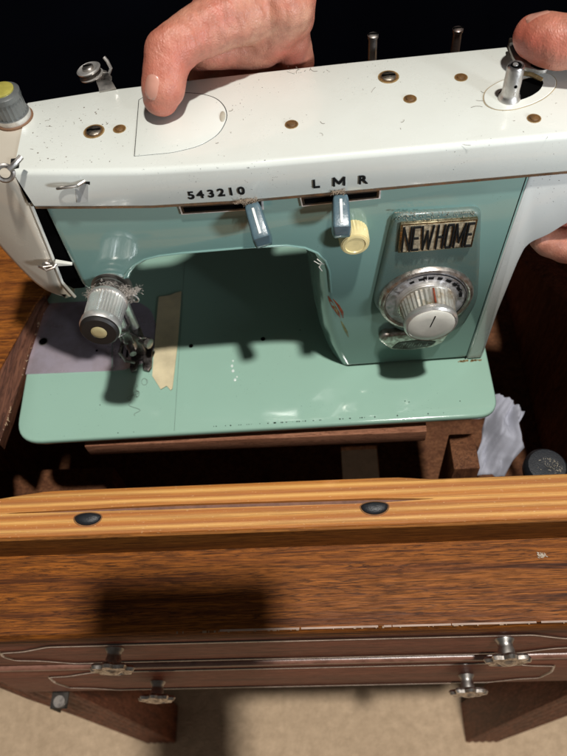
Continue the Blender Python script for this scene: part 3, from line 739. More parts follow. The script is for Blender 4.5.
# lever slots with chrome frames
def frame(px0, py0, px1, py1, px2, py2):
    a = ay(px0, py0, .0475); b = ay(px1, py1, .0475); c_ = ay(px2, py2, .0475); h = a.z-c_.z
    sl = (b.z-a.z)/(b.x-a.x)
    P = [(a.x,a.z), (b.x,b.z), (b.x-.0003,b.z-h*.95), (c_.x,c_.z)]
    o = O('lever_slot_frame', SILVER, mc, plate, P, 'y', FY+.001, FY-.0016, .0003, 1)
    O('lever_opening', DARKM, o, plate, inset(P, .0011), 'y', FY, FY-.00175)
    O('lever_opening_shadow', BLACK, o, plate, inset(P, .0024), 'y', FY, FY-.0019)
frame(178,204.5, 263,199.5, 181.5,215.0); frame(299,196.0, 381.5,188.0, 301.5,207.0)
def lever(p0, p1, wpx, nm):
    """flat handle that leans down and out from the slot: p0 root pixel, p1 tip pixel"""
    A = ay(*p0, FY-.003); B = ay(*p1, FY-.023); ax = (B-A).normalized(); L = (B-A).length
    side = Vector((1,0,0)); side = (side-ax*side.dot(ax)).normalized(); nrm = side.cross(ax).normalized()
    if nrm.z < 0: nrm = -nrm
    bm = bmesh.new(); rings = []
    for t, w2, th in ((0,.0046,.004), (.10,.0052,.0048), (.5,.0056,.0058), (.80,.0060,.0066), (.86,.0058,.0066), (.985,.0050,.0030), (1.0,.0046,.0024)):
        c = A+ax*L*t
        off = nrm*(-.003 if t > .85 else 0)*((t-.85)/.15 if t > .85 else 0)
        sec = rounded([(-w2,-th), (w2,-th), (w2*.84,th*.9), (-w2*.84,th*.9)], .0012, 3)
        rings.append([c+off+side*s+nrm*h for s, h in sec])
    loft(bm, rings); o = finish('lever', bm, BLUEP, mc, 40)
    bm = bmesh.new(); rings = []
    for t, th in ((.12,.0043), (.5,.0052), (.76,.0058)):
        c = A+ax*L*t+nrm*(th+.00015); rings.append([c+side*s+nrm*h for s, h in ((-.0007,-.0004), (.0007,-.0004), (.0007,.00025), (-.0007,.00025))])
    loft(bm, rings); finish('pointer_line', bm, WHITEP, o)
lever((252,205), (264,245), 18, 0); lever((340.5,197), (342,235), 18, 0)
# cream stitch knob
c = ay(352.5, 230.5, FY)
ck = O('cream_knob', CREAM, mc, lathe, (c.x,FY,c.z), (0.05,-1,0), [(.0092,-.001), (.0094,.004), (.0092,.0108), (.0086,.0120)], 56, rib=.0005, ribr=(0,2))
O('knob_face', CREAM, ck, lathe, (c.x,FY,c.z), (0.05,-1,0), [(.0080,.0116), (.0080,.0124), (.0064,.0126), (.0060,.0118), (.002,.0118)], 32)

# badge panel
bp = [ay(*p, .0465) for p in ((393,214.5), (481.5,208.5), (480,262), (478,300), (462,328), (420,340), (390,325), (372.5,302))]
BP = rounded([(p.x, p.z) for p in bp], [.006,.006,.01,.01,.01,.01,.01,.008], 5)
pn = O('badge_panel', BADGE, mc, plate, BP, 'y', FY+.002, FY-.0044, .0032, 4)
npx = [ay(*p, .0440) for p in ((400.5,222.5), (478,217), (471.5,245.5), (397.5,251.5))]
NP = [(p.x, p.z) for p in npx]
nf = O('name_plate', mat_metal('gold_plate', (.50,.42,.27), .25, (.06,.04,.02), .8, 200), mc, plate, rounded(NP, .0006, 2), 'y', FY-.002, FY-.0066, .0005, 2)
O('name_plate_field', plain('dark_field', (.62,.54,.38), .35, metal=.4, nz=330, var=.75), nf, plate, inset(NP, .0014), 'y', FY-.004, FY-.00685)
# tall condensed letters as bars, in the plate's sheared frame
ip = [Vector((x, 0, z)) for x, z in inset(NP, .0014)]
def np_map(u, v):
    top = ip[0].lerp(ip[1], u); bot = ip[3].lerp(ip[2], u); return bot.lerp(top, v)
GL = {'N': [((0,0),(0,1)), ((0,1),(1,0)), ((1,0),(1,1))], 'E': [((0,0),(0,1)), ((0,0),(1,0)), ((0,.52),(.8,.52)), ((0,1),(1,1))],
      'W': [((0,1),(.22,0)), ((.22,0),(.5,.8)), ((.5,.8),(.78,0)), ((.78,0),(1,1))], 'H': [((0,0),(0,1)), ((1,0),(1,1)), ((0,.5),(1,.5))],
      'O': [((.15,0),(.85,0)), ((0,.1),(0,.9)), ((1,.1),(1,.9)), ((.15,1),(.85,1)), ((.15,0),(0,.1)), ((.85,0),(1,.1)), ((0,.9),(.15,1)), ((1,.9),(.85,1))], 'M': [((0,0),(0,1)), ((0,1),(.5,.2)), ((.5,.2),(1,1)), ((1,1),(1,0))]}
lay = [('N',.02,.105), ('E',.160,.085), ('W',.280,.150), ('H',.500,.090), ('O',.630,.085), ('M',.755,.120), ('E',.915,.070)]
for ch, u0, wu in lay:
    bm = bmesh.new()
    for a, b in GL[ch]:
        A = np_map(u0+wu*a[0], .06+.88*a[1]); B = np_map(u0+wu*b[0], .06+.88*b[1])
        dd = (B-A).normalized(); nn = Vector((-dd.z,0,dd.x))*.00062
        A -= dd*.0005; B += dd*.0005
        y0, y1 = FY-.0066, FY-.0080+random.random()*.00008
        loft(bm, [[Vector((A.x-nn.x,y0,A.z-nn.z)), Vector((B.x-nn.x,y0,B.z-nn.z)), Vector((B.x+nn.x,y0,B.z+nn.z)), Vector((A.x+nn.x,y0,A.z+nn.z))],
                  [Vector((A.x-nn.x*.8,y1,A.z-nn.z*.8)), Vector((B.x-nn.x*.8,y1,B.z-nn.z*.8)), Vector((B.x+nn.x*.8,y1,B.z+nn.z*.8)), Vector((A.x+nn.x*.8,y1,A.z+nn.z*.8))]])
    finish('letter', bm, INK, nf, 30)
# grime on the upper part of the badge panel
bm = bmesh.new()
for i in range(420):
    c = ay(random.uniform(395,478), 212+random.random()**1.6*9, FY-.0044); r = random.random()**2*.0004+.00008
    bmesh.ops.create_icosphere(bm, subdivisions=1, radius=r, matrix=Matrix.Translation(c))
tag(finish('badge_grime', bm, plain('grey_grime', (.26,.25,.19), .9, nz=400), pn), kind='stuff')

# stitch length dial
dc = ay(425.5, 298, FY-.004); DC = (dc.x, dc.z); AX = Vector((.02,-1,0))
dl = O('dial_ring', PITTED, mc, lathe, (dc.x,FY-.0030,dc.z), AX, [(.0325,0), (.0325,.0022), (.0315,.0040), (.0298,.0046), (.0285,.0036), (.0282,.0030), (.010,.0030)], 64)
O('dial_scale', mat_metal('scale_silver', (.66,.66,.70), .5, (.30,.27,.22), .5, 150), dl, lathe, (dc.x,FY-.0030,dc.z), AX, [(.0278,.0028), (.0278,.0034), (.0150,.0035)], 64)
def arc(bm, r, a0, a1, w_, y=FY-.0067):
    n = max(2, int(abs(a1-a0)/.08)); rings = []
    for i in range(n+1):
        t = a0+(a1-a0)*i/n
        rings.append([Vector((dc.x+math.cos(t)*rr_, yy, dc.z+math.sin(t)*rr_)) for rr_, yy in ((r-w_,y+.0003), (r+w_,y+.0003), (r+w_,y), (r-w_,y))])
    loft(bm, rings)
bm = bmesh.new(); arc(bm, .0272, math.radians(-40), math.radians(220), .00028)
for k in range(13):
    a0 = math.radians(200-k*15.5); arc(bm, .0234, a0, a0-math.radians(10 - (k % 3)), .0011)
for a_, r0, r1 in ((150,.0215,.0262), (98,.0215,.0258), (40,.0218,.0258)):
    t = math.radians(a_); tube(bm, [Vector((dc.x+math.cos(t)*r0, FY-.0067, dc.z+math.sin(t)*r0)), Vector((dc.x+math.cos(t)*r1, FY-.0067, dc.z+math.sin(t)*r1))], .00035, 4)
finish('scale_marks', bm, INK, dl)
for ch, a_ in (('3',32), ('2',20), ('1',172), ('0',188), ('4',96)):
    t = math.radians(a_)
    text_obj('numeral', ch, .0048, INK, dl, (lambda x, y, z, t=t: Vector((dc.x+math.cos(t)*.0240-.0012+x, FY-.0067-z, dc.z+math.sin(t)*.0240-.0015+y))), 1, .0001, .0001)
# knob
def knobtex():
    k = MT('striped_knob', (.5,.45,.35), .36, metal=.8)
    f = k.noise(180, 4, .7); k.color(k.mix(k.ramp(f, [(.45,0),(.70,.8)]), (.66,.64,.58), (.36,.25,.10))); return k.m
KP = [(.0205,.0), (.0205,.004), (.0190,.0052), (.0174,.0172), (.0178,.0178), (.0180,.0212), (.0166,.0222)]
KO = (dc.x, FY-.0055, dc.z)
kb = O('stitch_dial', knobtex(), mc, lathe, KO, AX, KP, 72, rib=.0007, ribr=(2,3))
O('dial_rim', CHROME, kb, lathe, KO, AX, [(.0177,.0178), (.0181,.0184), (.0181,.0212), (.0168,.0226), (.0160,.0224)], 48)
O('dial_flange', CHROME, kb, lathe, KO, AX, [(.0210,0), (.0212,.0018), (.0202,.0046)], 48)
cap = O('dial_cap', IVORYP, kb, lathe, KO, AX, [(.0160,.0212), (.0159,.0228), (.0148,.0236), (.009,.0241), (.002,.0242)], 48)
u_, v_, a_ = basis(AX)
bm = bmesh.new(); c0 = Vector(KO)+a_.normalized()*.0241; tube(bm, [c0+Vector((-.0010,0,.001)), c0+Vector((.0014,0,.0120))], .00045, 6); finish('cap_line', bm, INK, cap)
bm = bmesh.new(); t = math.radians(82)
tube(bm, [Vector(KO)+Vector((math.cos(t)*.0186,-.0055,math.sin(t)*.0186)), Vector(KO)+Vector((math.cos(t)*.0182,-.0170,math.sin(t)*.0181))], .0007, 6); finish('red_line', bm, REDP, kb)
# emblem under the dial
def em(pxs, y): 
    return [(lambda p: (p.x, p.z))(ay(*p, y)) for p in pxs]
e1 = em(((378.5,341), (384,335.5), (402,333.5), (425,333), (447.5,331), (448.5,336), (443,343.5), (432,348), (412,351), (391,350.5)), FY-.006)
eo = O('emblem', PITTED, mc, plate, rounded(e1, .002, 3), 'y', FY+.001, FY-.0060, .0024, 3)
e2 = em(((391,348.5), (398,342.5), (418,340), (437,341.5), (431,346), (411,349.5)), FY-.0062)
O('emblem_inlay', DARKM, eo, plate, rounded(e2, .002, 3), 'y', FY-.002, FY-.0064, .0003, 1)
bm = bmesh.new()
for i in range(16):
    a = ay(400+i*2.0, 347-i*.15+math.sin(i*2.1), FY-.0065); b = ay(402+i*2.0, 343.5+math.cos(i*1.7), FY-.0065); tube(bm, [a, b], .0002, 4)
finish('emblem_script', bm, STEEL, eo)

# tension unit
tb = ay(112, 287, FY); tt = ay(98.5, 334, .006); AXT = (Vector((tt.x, .006, tt.z))-tb); LT = AXT.length
dz = .0
to = O('tension_unit', STEEL, mc, lathe, tb, AXT, [(.0135,-.002), (.0135,.002), (.0060,.0022), (.0060,.004), (.0125,.0044), (.0128,.0056), (.006,.006), (.006,.0082), (.0120,.0086), (.0122,.0096), (.006,.010), (.006,.016)], 40)
O('tension_dial', CHROME, to, lathe, tb, AXT, [(.0100,.012), (.0128,.0125), (.0132,.0145), (.0126,.0150), (.0122,.0340), (.0130,.0345), (.0133,.0380), (.0126,.0395)], 72, rib=.0009, ribr=(3,4))
O('dial_front', plain('dark_bronze', (.010,.008,.007), .55), to, lathe, tb, AXT, [(.0126,.0385), (.0124,.0408), (.0110,.0422), (.0056,.0424), (.0050,.0412)], 48)
O('dial_nut', plain('pale_brass', (.50,.42,.22), .4, metal=.3), to, lathe, tb, AXT, [(.0053,.0400), (.0051,.0424), (.0042,.0430), (.002,.0432)], 32)
bm = bmesh.new(); c = tb+AXT.normalized()*.008; 
tube(bm, [c+Vector((.013+.006*math.sin(a), -.003*math.sin(a), -.003-.0045*math.cos(a))) for a in [i*.2 for i in range(14)]], .0006, 6); finish('check_spring', bm, CHROME, to)

# needle bar, presser foot, plates
sp = rounded([(p.x, p.y) for p in (az(*q, 0) for q in ((25.5,374.5), (43,304), (112,300), (112,371)))], [0,.0,0,0], 3)
slp = O('slide_plate', PLATE, bed, plate, sp, 'z', -.001, .0006, .0003, 2)
c = az(43.5, 342, 0); O('finger_hole', BLACK, slp, lathe, (c.x,c.y,0), (0,0,1), [(.0034,0), (.0034,.00085), (.0030,.0009)], 20)
O('hole_rim', STEEL, slp, lathe, (c.x,c.y,0), (0,0,1), [(.0042,0), (.0042,.0007), (.0036,.0008)], 20)
npp = rounded([(p.x, p.y) for p in (az(*q, 0) for q in ((112.6,371), (113,300), (140,303), (151,310), (157,327), (156.5,345), (150,358), (138,366), (125,370)))], [0,0,.004,.005,.006,.006,.006,.006,.004], 4)
npl = O('needle_plate', PLATE, bed, plate, npp, 'z', -.001, .0008, .0004, 2)
for i in range(4):
    c = az(122+i*5.5, 352-i*.5, .001); bm = bmesh.new(); box(bm, c.x-.0008, c.x+.0008, c.y-.006, c.y+.006, .0006, .0013); finish('feed_dog_slot', bm, BLACK, npl)
c = az(97, 351, 0); O('oil_hole', BLACK, slp, lathe, (c.x,c.y,0), (0,0,1), [(.0011,0), (.0011,.0008)], 12)
nx, ny = .0915, .0730
bm = bmesh.new(); lathe(bm, (nx,ny,.020), (0,0,1), [(.0034,0), (.0034,.10)], 16); nb = finish('needle_bar', bm, CHROME, mc)
bm = bmesh.new(); lathe(bm, (nx,ny,.016), (0,0,1), [(.0045,0), (.0052,.002), (.0052,.012), (.0045,.014)], 20); tube(bm, [(nx,ny-.003,.024), (nx+.004,ny-.013,.024)], .0028, 10); tube(bm, [(nx,ny,.018), (nx,ny,.003)], .0007, 6); finish('needle_clamp', bm, FOOTM, nb)
fx, fy = .0930, .0770
bm = bmesh.new(); lathe(bm, (fx+.004,fy+.004,.012), (0,0,1), [(.0036,0), (.0036,.11)], 16); pb = finish('presser_bar', bm, CHROME, mc)
bm = bmesh.new()
box(bm, fx-.002, fx+.008, fy-.005, fy+.006, .012, .032, .001); box(bm, fx-.0005, fx+.0075, fy-.004, fy+.004, .003, .014, .0008)
ftp = rounded([(fx-.006,fy-.016), (fx-.004,fy-.020), (fx+.000,fy-.018), (fx+.001,fy-.008), (fx+.004,fy-.008), (fx+.005,fy-.018), (fx+.010,fy-.020), (fx+.012,fy-.016), (fx+.0115,fy+.010), (fx-.0055,fy+.010)], .001, 2)
plate(bm, ftp, 'z', .0016, .0036, .0006, 2)
tube(bm, [(fx+.006,fy-.002,.024), (fx+.014,fy-.007,.024)], .0030, 12, .0036)
box(bm, fx-.004, fx+.004, fy-.009, fy-.001, .026, .044, .0012); box(bm, fx-.009, fx-.003, fy-.004, fy+.004, .018, .030, .001); tube(bm, [(fx-.008,fy-.004,.022), (fx-.010,fy-.012,.020), (fx-.006,fy-.016,.014), (fx-.001,fy-.014,.008)], .0013, 8); tube(bm, [(fx+.003,fy-.008,.040), (fx+.011,fy-.011,.036), (fx+.013,fy-.006,.030)], .0011, 8); finish('presser_foot', bm, FOOTM, pb)
bm = bmesh.new(); lathe(bm, (fx+.013,fy-.0065,.024), (.8,-.5,0), [(.0044,0), (.0046,.003), (.003,.0036)], 20, rib=.0005, ribr=(0,1)); finish('thumb_screw', bm, STEEL, pb)
bm = bmesh.new(); tube(bm, [(nx-.004,ny-.004,.055), (nx-.008,ny-.010,.050), (nx-.004,ny-.013,.046), (nx+.003,ny-.008,.045)], .0007, 6); finish('needle_thread_guide', bm, CHROME, nb)

# spool pins and bobbin tension disc on the back of the arm
for (tx, ty), (bx, by) in (((373,35), (370,57)), ((458,29), (452,50))):
    y_ = .150; t_ = ay(tx, ty, y_); zb = .190
    o = O('spool_pin', STEEL if tx < 400 else mat_metal('rusty_pin', (.25,.20,.18), .4, (.08,.05,.04)), mc, lathe, (t_.x,t_.y,zb), (0,0,1), [(.0028,0), (.0028,t_.z-zb-.002), (.0034,t_.z-zb-.0015), (.0034,t_.z-zb), (.0022,t_.z-zb+.0008)], 16)
    bm = bmesh.new(); box(bm, t_.x-.0030, t_.x+.0030, t_.y-.0005, t_.y+.0005, t_.z+.0001, t_.z+.0011); finish('pin_slot', bm, BLACK, o)
    bm = bmesh.new(); box(bm, t_.x-.006, t_.x+.006, .118, t_.y+.005, zb-.004, zb); finish('pin_bracket', bm, DARKM, o)
# disc
c = az(89, 70, TZ+.003)
bd = O('bobbin_tension', CHROME, mc, lathe, c, (-.15,.05,1), [(.0062,-.0030), (.0076,-.0040), (.0078,-.0033), (.0030,-.0022), (.0030,-.0010), (.0076,.0), (.0078,.0008), (.0068,.0014), (.0058,.0008), (.0035,.0008)], 36)
O('disc_screw', STEEL, bd, lathe, c, (-.15,.05,1), [(.0036,.0005), (.0036,.0022), (.0028,.0028)], 20)
bm = bmesh.new(); box(bm, -.0026, .0026, -.0004, .0004, 0, .0006); 
for v in bm.verts: v.co = v.co + c + Vector((-.0003,.0001,.0027))
finish('screw_slot', bm, BLACK, bd)
bm = bmesh.new(); rings = []
for (px, py, z, w2) in ((93,74,TZ-.001,.0055), (101,76,TZ-.001,.0050), (104,79,TZ-.0005,.0050), (104.5,83,TZ+.0012,.0046), (107,88,TZ+.0008,.0048), (108,91,TZ+.0002,.0052)):
    q = az(px, py, z); rings.append((q, w2))
R2 = []
for i, (q, w2) in enumerate(rings):
    d = (rings[min(i+1,5)][0]-rings[max(i-1,0)][0]); d.z = 0; d.normalize(); s = Vector((-d.y, d.x, 0))
    if i > 1: s = Vector((1,.15,0)).normalized()
    R2.append([q-s*w2, q+s*w2, q+s*w2+Vector((0,0,.0008)), q-s*w2+Vector((0,0,.0008))])
loft(bm, R2); finish('disc_bracket', bm, STEEL, bd, 50)
bm = bmesh.new(); q = az(109, 74, TZ-.001); tube(bm, [q+Vector((-.005,.001,0)), q, q+Vector((.002,.001,.003)), q+Vector((.0005,.003,.007)), q+Vector((-.001,.004,.009))], .0011, 8); finish('bracket_hook', bm, CHROME, bd)

# bobbin winder: recessed oval, slot, spindle, latch lever
ov = [az(*p, TZ) for p in ((482,98), (485,90), (497,82), (515,76), (535,72.5), (549,73), (557,79), (557,87), (548,97), (533,105), (512,111), (495,110.5), (485,106))]
OV = rounded([(p.x,p.y) for p in ov], .006, 4)
oo = O('winder_recess', plain('recess_ochre', (.42,.34,.22), .5), cover, plate, OV, 'z', TZ-.001, TZ+.00015)
O('winder_plate', WHITE, oo, plate, inset(OV, .0006), 'z', TZ-.0005, TZ+.0005, .0002, 1)
sl = [az(*p, TZ) for p in ((497,98), (499,92), (508,89), (516,86), (521,81), (531,78.5), (541,79.5), (543.5,84), (540,91), (531,97), (517,102), (505,102.5))]
O('winder_slot', BLACK, oo, plate, rounded([(p.x,p.y) for p in sl], .003, 3), 'z', TZ-.0004, TZ+.0007)
c = az(509, 99, TZ); t_ = az(518, 66, TZ+.0)
topv = ay(517.5, 66, c.y-.001)
ws = O('winder_spindle', mat_metal('bright_steel', (.62,.60,.58), .3, (.30,.26,.20), .4, 120), mc, lathe, (c.x,c.y,TZ), Vector((0,0,1)), [(.0062,.0), (.0062,.0014), (.0052,.003), (.0048,.005), (.0047,topv.z-TZ-.001), (.0042,topv.z-TZ), (.0030,topv.z-TZ), (.0026,topv.z-TZ-.001)], 28)
O('spindle_hole', BLACK, ws, lathe, (c.x,c.y,topv.z-.0002), (0,0,1), [(.0028,-.001), (.0028,.0004), (.0027,.00045)], 20)
O('spindle_screw', CHROME, ws, lathe, (c.x-.0005,c.y,topv.z), (0,0,1), [(.0016,0), (.0014,.0007)], 12)
q = Vector((c.x+.0006, c.y-.0046, TZ+(topv.z-TZ)*.52)); O('set_screw', BLACK, ws, lathe, q, (0,-1,0), [(.0009,-.0005), (.0009,.0004)], 12)
lv = [az(*p, TZ+.006) for p in ((509,43), (515,43), (521,50), (531,53.5), (543,60), (548.5,66), (547,71), (540,71.5), (528,69), (519,66), (513,58), (510,50))]
lo_ = O('winder_latch', mat_metal('latch_steel', (.50,.49,.46), .4, (.22,.17,.12), .6, 90), mc, plate, rounded([(p.x,p.y) for p in lv], .002, 3), 'z', TZ+.0046, TZ+.0066, .0005, 2)
lh = [az(*p, TZ+.0067) for p in ((532,58), (540,60.5), (546,66), (545,70), (538,69.5), (530,66))]
O('latch_slot', BLACK, lo_, plate, rounded([(p.x,p.y) for p in lh], .002, 3), 'z', TZ+.006, TZ+.00685)
b0 = az(511, 52, TZ); bm = bmesh.new(); box(bm, b0.x-.001, b0.x+.005, b0.y-.004, b0.y+.006, TZ-.002, TZ+.0055, .0006); finish('latch_block', bm, TRIM, lo_)
b0 = az(532, 75, TZ); bm = bmesh.new(); tube(bm, [az(520,73,TZ+.001), az(532,74.5,TZ+.002), az(542,80,TZ+.001)], .0013, 8); finish('latch_spring', bm, RUSTPALE, lo_)

# ------------------------------------------------------------------ tape, threads, lint
tpx = [(159,297.5), (170,296), (176,293.5), (181.8,292), (178.5,340), (172.8,389), (171,391), (167,386.5), (161,390), (158,385), (152.5,376.5), (155.5,335)]
P = [az(*p, 0) for p in tpx]
bm = bmesh.new(); plate(bm, [(p.x, p.y) for p in P], 'z', .0009, .0012)
tp_ = finish('masking_tape', bm, TAPE)
tag(tp_, 'torn strip of tan masking tape stuck on the teal bed beside the needle plate', 'tape')
P = [az(*p, 0) for p in ((170.5,296), (181.5,292.3), (178.3,340), (172.6,388.6), (166.8,386), (166.5,340))]
O('tape_layer', TAPE, tp_, plate, [(p.x,p.y) for p in P], 'z', .0012, .00155)
# curls of loose thread on the bed
bm = bmesh.new()
def curl(px, py, r, turns, seed):
    random.seed(seed); c = az(px, py, 0); pts = []
    for i in range(50):
        t = i/49; a = t*turns*6.28; rr = r*(1-.35*t+.2*math.sin(a*.7+seed)); pts.append(Vector((c.x+math.cos(a)*rr*.7+.003*t, c.y+math.sin(a)*rr-.010*t*seed%1*.0, .0006+.0002*math.sin(a))))
    tube(bm, pts, .00011, 4)
curl(143,383,.0036,1.3,1); curl(135,395,.0034,1.7,2)
pts = [az(133+5*math.sin(i*.31)+3*math.sin(i*.83+1), 384+i*1.1, .0006) for i in range(30)]; tube(bm, pts, .00010, 4)
tag(finish('loose_thread', bm, plain('dark_thread', (.18,.19,.17), .8)), 'thin dark curled thread lying on the teal bed below the presser foot', 'thread')
random.seed(11)
# lint around the tension discs
bm = bmesh.new(); ctr = tb+AXT.normalized()*.010
sx = Vector((1,0,0)); sz = Vector((0,0,1)); u, v, n_ = basis(AXT)
clumps = [(random.uniform(-.5, 3.6), random.gauss(.0135,.0006), random.gauss(0,.0018)) for _ in range(16)] + [(random.gauss(.18,.22), random.uniform(.014,.022), random.gauss(-.001,.0015)) for _ in range(9)]
for (a, r, ax) in clumps:
    q0 = ctr + sx*math.cos(a)*r + sz*math.sin(a)*r*.85 + n_*ax
    for i in range(46):
        q = q0 + Vector((random.gauss(0,.0014), random.gauss(0,.0012), random.gauss(0,.0010)))
        pts = [q]; d = Vector((random.gauss(0,1), random.gauss(0,1), random.gauss(0,1))).normalized()
        for k in range(5):
            d = (d+Vector((random.gauss(0,.7), random.gauss(0,.7), random.gauss(0,.7)))).normalized(); pts.append(pts[-1]+d*.00042)
        tube(bm, pts, .000035+random.random()**2*.00009, 3)
tag(finish('lint', bm, LINT, None), 'fluffy grey lint caught around the chrome tension discs', 'lint', kind='stuff')
bm = bmesh.new()
for cen, n, s in ((ay(247,201,FY-.004), 130, (.0050,.0012,.0016)), (ay(338,192,FY-.004), 60, (.0040,.001,.001))):
    for i in range(n):
        q = cen+Vector([random.gauss(0,k*.6) for k in s]); d = Vector([random.gauss(0,1) for k in s]).normalized()*.0014; e = Vector([random.gauss(0,1) for k in s])*.0005
        tube(bm, [q-d, q+e, q+d], .00010, 3)
tag(finish('lever_dust', bm, plain('brown_dust', (.38,.29,.21), .95, nz=400), mc), kind='stuff')
bm = bmesh.new(); tube(bm, [ay(317,259,FY-.001), ay(322,263,FY-.003), ay(319,267,FY-.004), ay(322,271,FY-.004)], .0004, 5); tube(bm, [ay(314,261,FY-.001), ay(319,264,FY-.003), ay(324,264,FY-.004)], .0003, 5)
tag(finish('lint_tuft', bm, plain('white_lint', (.6,.58,.52), .9)), 'tiny white lint wisp hanging under the arch beside the column', 'lint')
# lamp reflections on the bed, modelled as small pale domes
bm = bmesh.new()
for px, py, r in ((233,361,.0010), (232,366,.0014), (233,371,.0016), (235,380,.0015), (237,377,.0009)):
    c = az(px, py, 0); bmesh.ops.create_uvsphere(bm, u_segments=12, v_segments=6, radius=1, matrix=Matrix.Translation((c.x,c.y,.0002))@Matrix.Diagonal((r*.8,r,r*.45,1)))
k = MT('bed_glint', (.75,.85,.80), .03, coat=1); tag(finish('bed_glint', bm, k.m), 'small modelled lamp-reflection drops in a row on the open teal bed', 'glints', kind='stuff')

# ------------------------------------------------------------------ hands
class Blob:
    def __init__(s): s.v = []; s.f = []
    def rings(s, rr):
        b = len(s.v); n = len(rr[0])
        for r_ in rr: s.v.extend(r_)
        for k in range(len(rr)-1):
            for i in range(n):
                j = (i+1) % n; s.f.append((b+k*n+i, b+k*n+j, b+(k+1)*n+j, b+(k+1)*n+i))
        s.f.append(tuple(b+i for i in reversed(range(n)))); s.f.append(tuple(b+(len(rr)-1)*n+i for i in range(n)))
def limb(B, chain):
    """chain of (point, radius): each pair becomes a capsule with round ends; the voxel remesh fuses them"""
    for (a, ra), (b, rb) in zip(chain, chain[1:]):
        a = Vector(a); b = Vector(b); d = (b-a); L = d.length; d.normalize(); u, v, _ = basis(d); rr = []
        prof = [(ra*math.sin(t), -ra*math.cos(t)) for t in [math.pi/2*k/6 for k in range(1, 7)]]+[(rb*math.cos(t), L+rb*math.sin(t)) for t in [math.pi/2*k/6 for k in range(0, 6)]]
        prof = [(ra*.05, -ra)]+prof+[(rb*.05, L+rb)]
        for r_, h in prof: rr.append([a+d*h+(u*math.cos(2*math.pi*i/24)+v*math.sin(2*math.pi*i/24))*r_ for i in range(24)])
        B.rings(rr)
def skin_mesh(name, B, label, cat, vox=.0013, it=10, group=None, wrinkles=()):
    me = bpy.data.meshes.new('tmp'); me.from_pydata(B.v, [], B.f); me.update()
    o = bpy.data.objects.new('tmp', me); COL.objects.link(o)
    r = o.modifiers.new('r', 'REMESH'); r.mode = 'VOXEL'; r.voxel_size = vox
    s = o.modifiers.new('s', 'SMOOTH'); s.factor = .6; s.iterations = it
    dg = bpy.context.evaluated_depsgraph_get(); dg.update()
    m2 = bpy.data.meshes.new_from_object(o.evaluated_get(dg)); m2.name = name
    bpy.data.objects.remove(o); bpy.data.meshes.remove(me)
    nrm = [Vector(v.normal) for v in m2.vertices]; cos = [v.co.copy() for v in m2.vertices]
    for v, n_, c_ in zip(m2.vertices, nrm, cos):
        d = noise.noise(c_*55)*.0011 + noise.noise(c_*140+Vector((3,1,2)))*.00035
        for (w0, wa, wr, am, fr) in wrinkles:
            q = c_-w0; g = math.exp(-(q.length/wr)**2)
            if g > .02: d -= am*g*(.5+.5*math.sin(q.dot(wa.normalized())*fr + noise.noise(c_*180)*2.4))**2
        v.co = c_+n_*d
    for p in m2.polygons: p.use_smooth = True
    m2.materials.clear(); m2.materials.append(SKIN)
    ob = bpy.data.objects.new(name, m2); COL.objects.link(ob)
    return tag(ob, label, cat, group)
def Pz(px, py, z): return az(px, py, z)
# left-hand figure at the top: thumb over the cover, palm behind the arm
bm = Blob()
tip = az(161, 99, .2275); pad = az(163, 88, .2330); ipj = az(169, 52, .2460); shaft = az(194, 34, .2500); mcp = az(232, 16, .2500)
limb(bm, [(tip,.0100), (pad,.0121), (az(165,70,.240),.0126), (ipj,.0137), (az(182,42,.249),.0134), (shaft,.0140), (mcp,.0175), (az(262,5,.246),.0215)])
limb(bm, [(az(206,46,.230),.0130), (az(232,42,.226),.0160), (az(258,40,.224),.0175), (az(272,30,.232),.0165), (az(284,5,.248),.0180)])
limb(bm, [(az(206,62,.208),.0110), (az(236,58,.206),.0130), (az(264,54,.206),.0130)])
limb(bm, [(az(236,14,.246),.0170), (az(262,6,.246),.0200), (az(270,-14,.252),.0205), (az(272,-60,.262),.0210), (az(276,-140,.280),.0240)])
limb(bm, [(az(284,8,.240),.0160), (az(290,38,.224),.0125), (az(296,62,.205),.0120)])
limb(bm, [(az(292,-10,.248),.0150), (az(290,16,.238),.0150)])
# fingers going down behind the arm
for k, (x0, r) in enumerate(((.238,.0098), (.219,.0102), (.200,.0098), (.183,.0085))):
    b = Vector((x0, .152, .215)); limb(bm, [(Vector((x0+.004,.158,.235)), r*1.25), (b, r*1.1), (Vector((x0-.008,.146,.180)), r), (Vector((x0-.014,.134,.158)), r*.88), (Vector((x0-.016,.129,.145)), r*.78)])
h1 = skin_mesh('hand', bm, 'large hand over the back of the machine with its thumb pressing on the ivory cover', 'hand', vox=.0010, it=9, group='hands holding the machine', wrinkles=[(ipj, (shaft-ipj).normalized()+(ipj-pad).normalized(), .0085, .00075, 2300), (pad.lerp(tip,.2), (tip-pad), .006, .00012, 3500), (az(222,26,.262), (mcp-shaft), .022, .0007, 1000), (az(265,25,.25), Vector((1,.2,-.1)), .030, .0005, 620)])
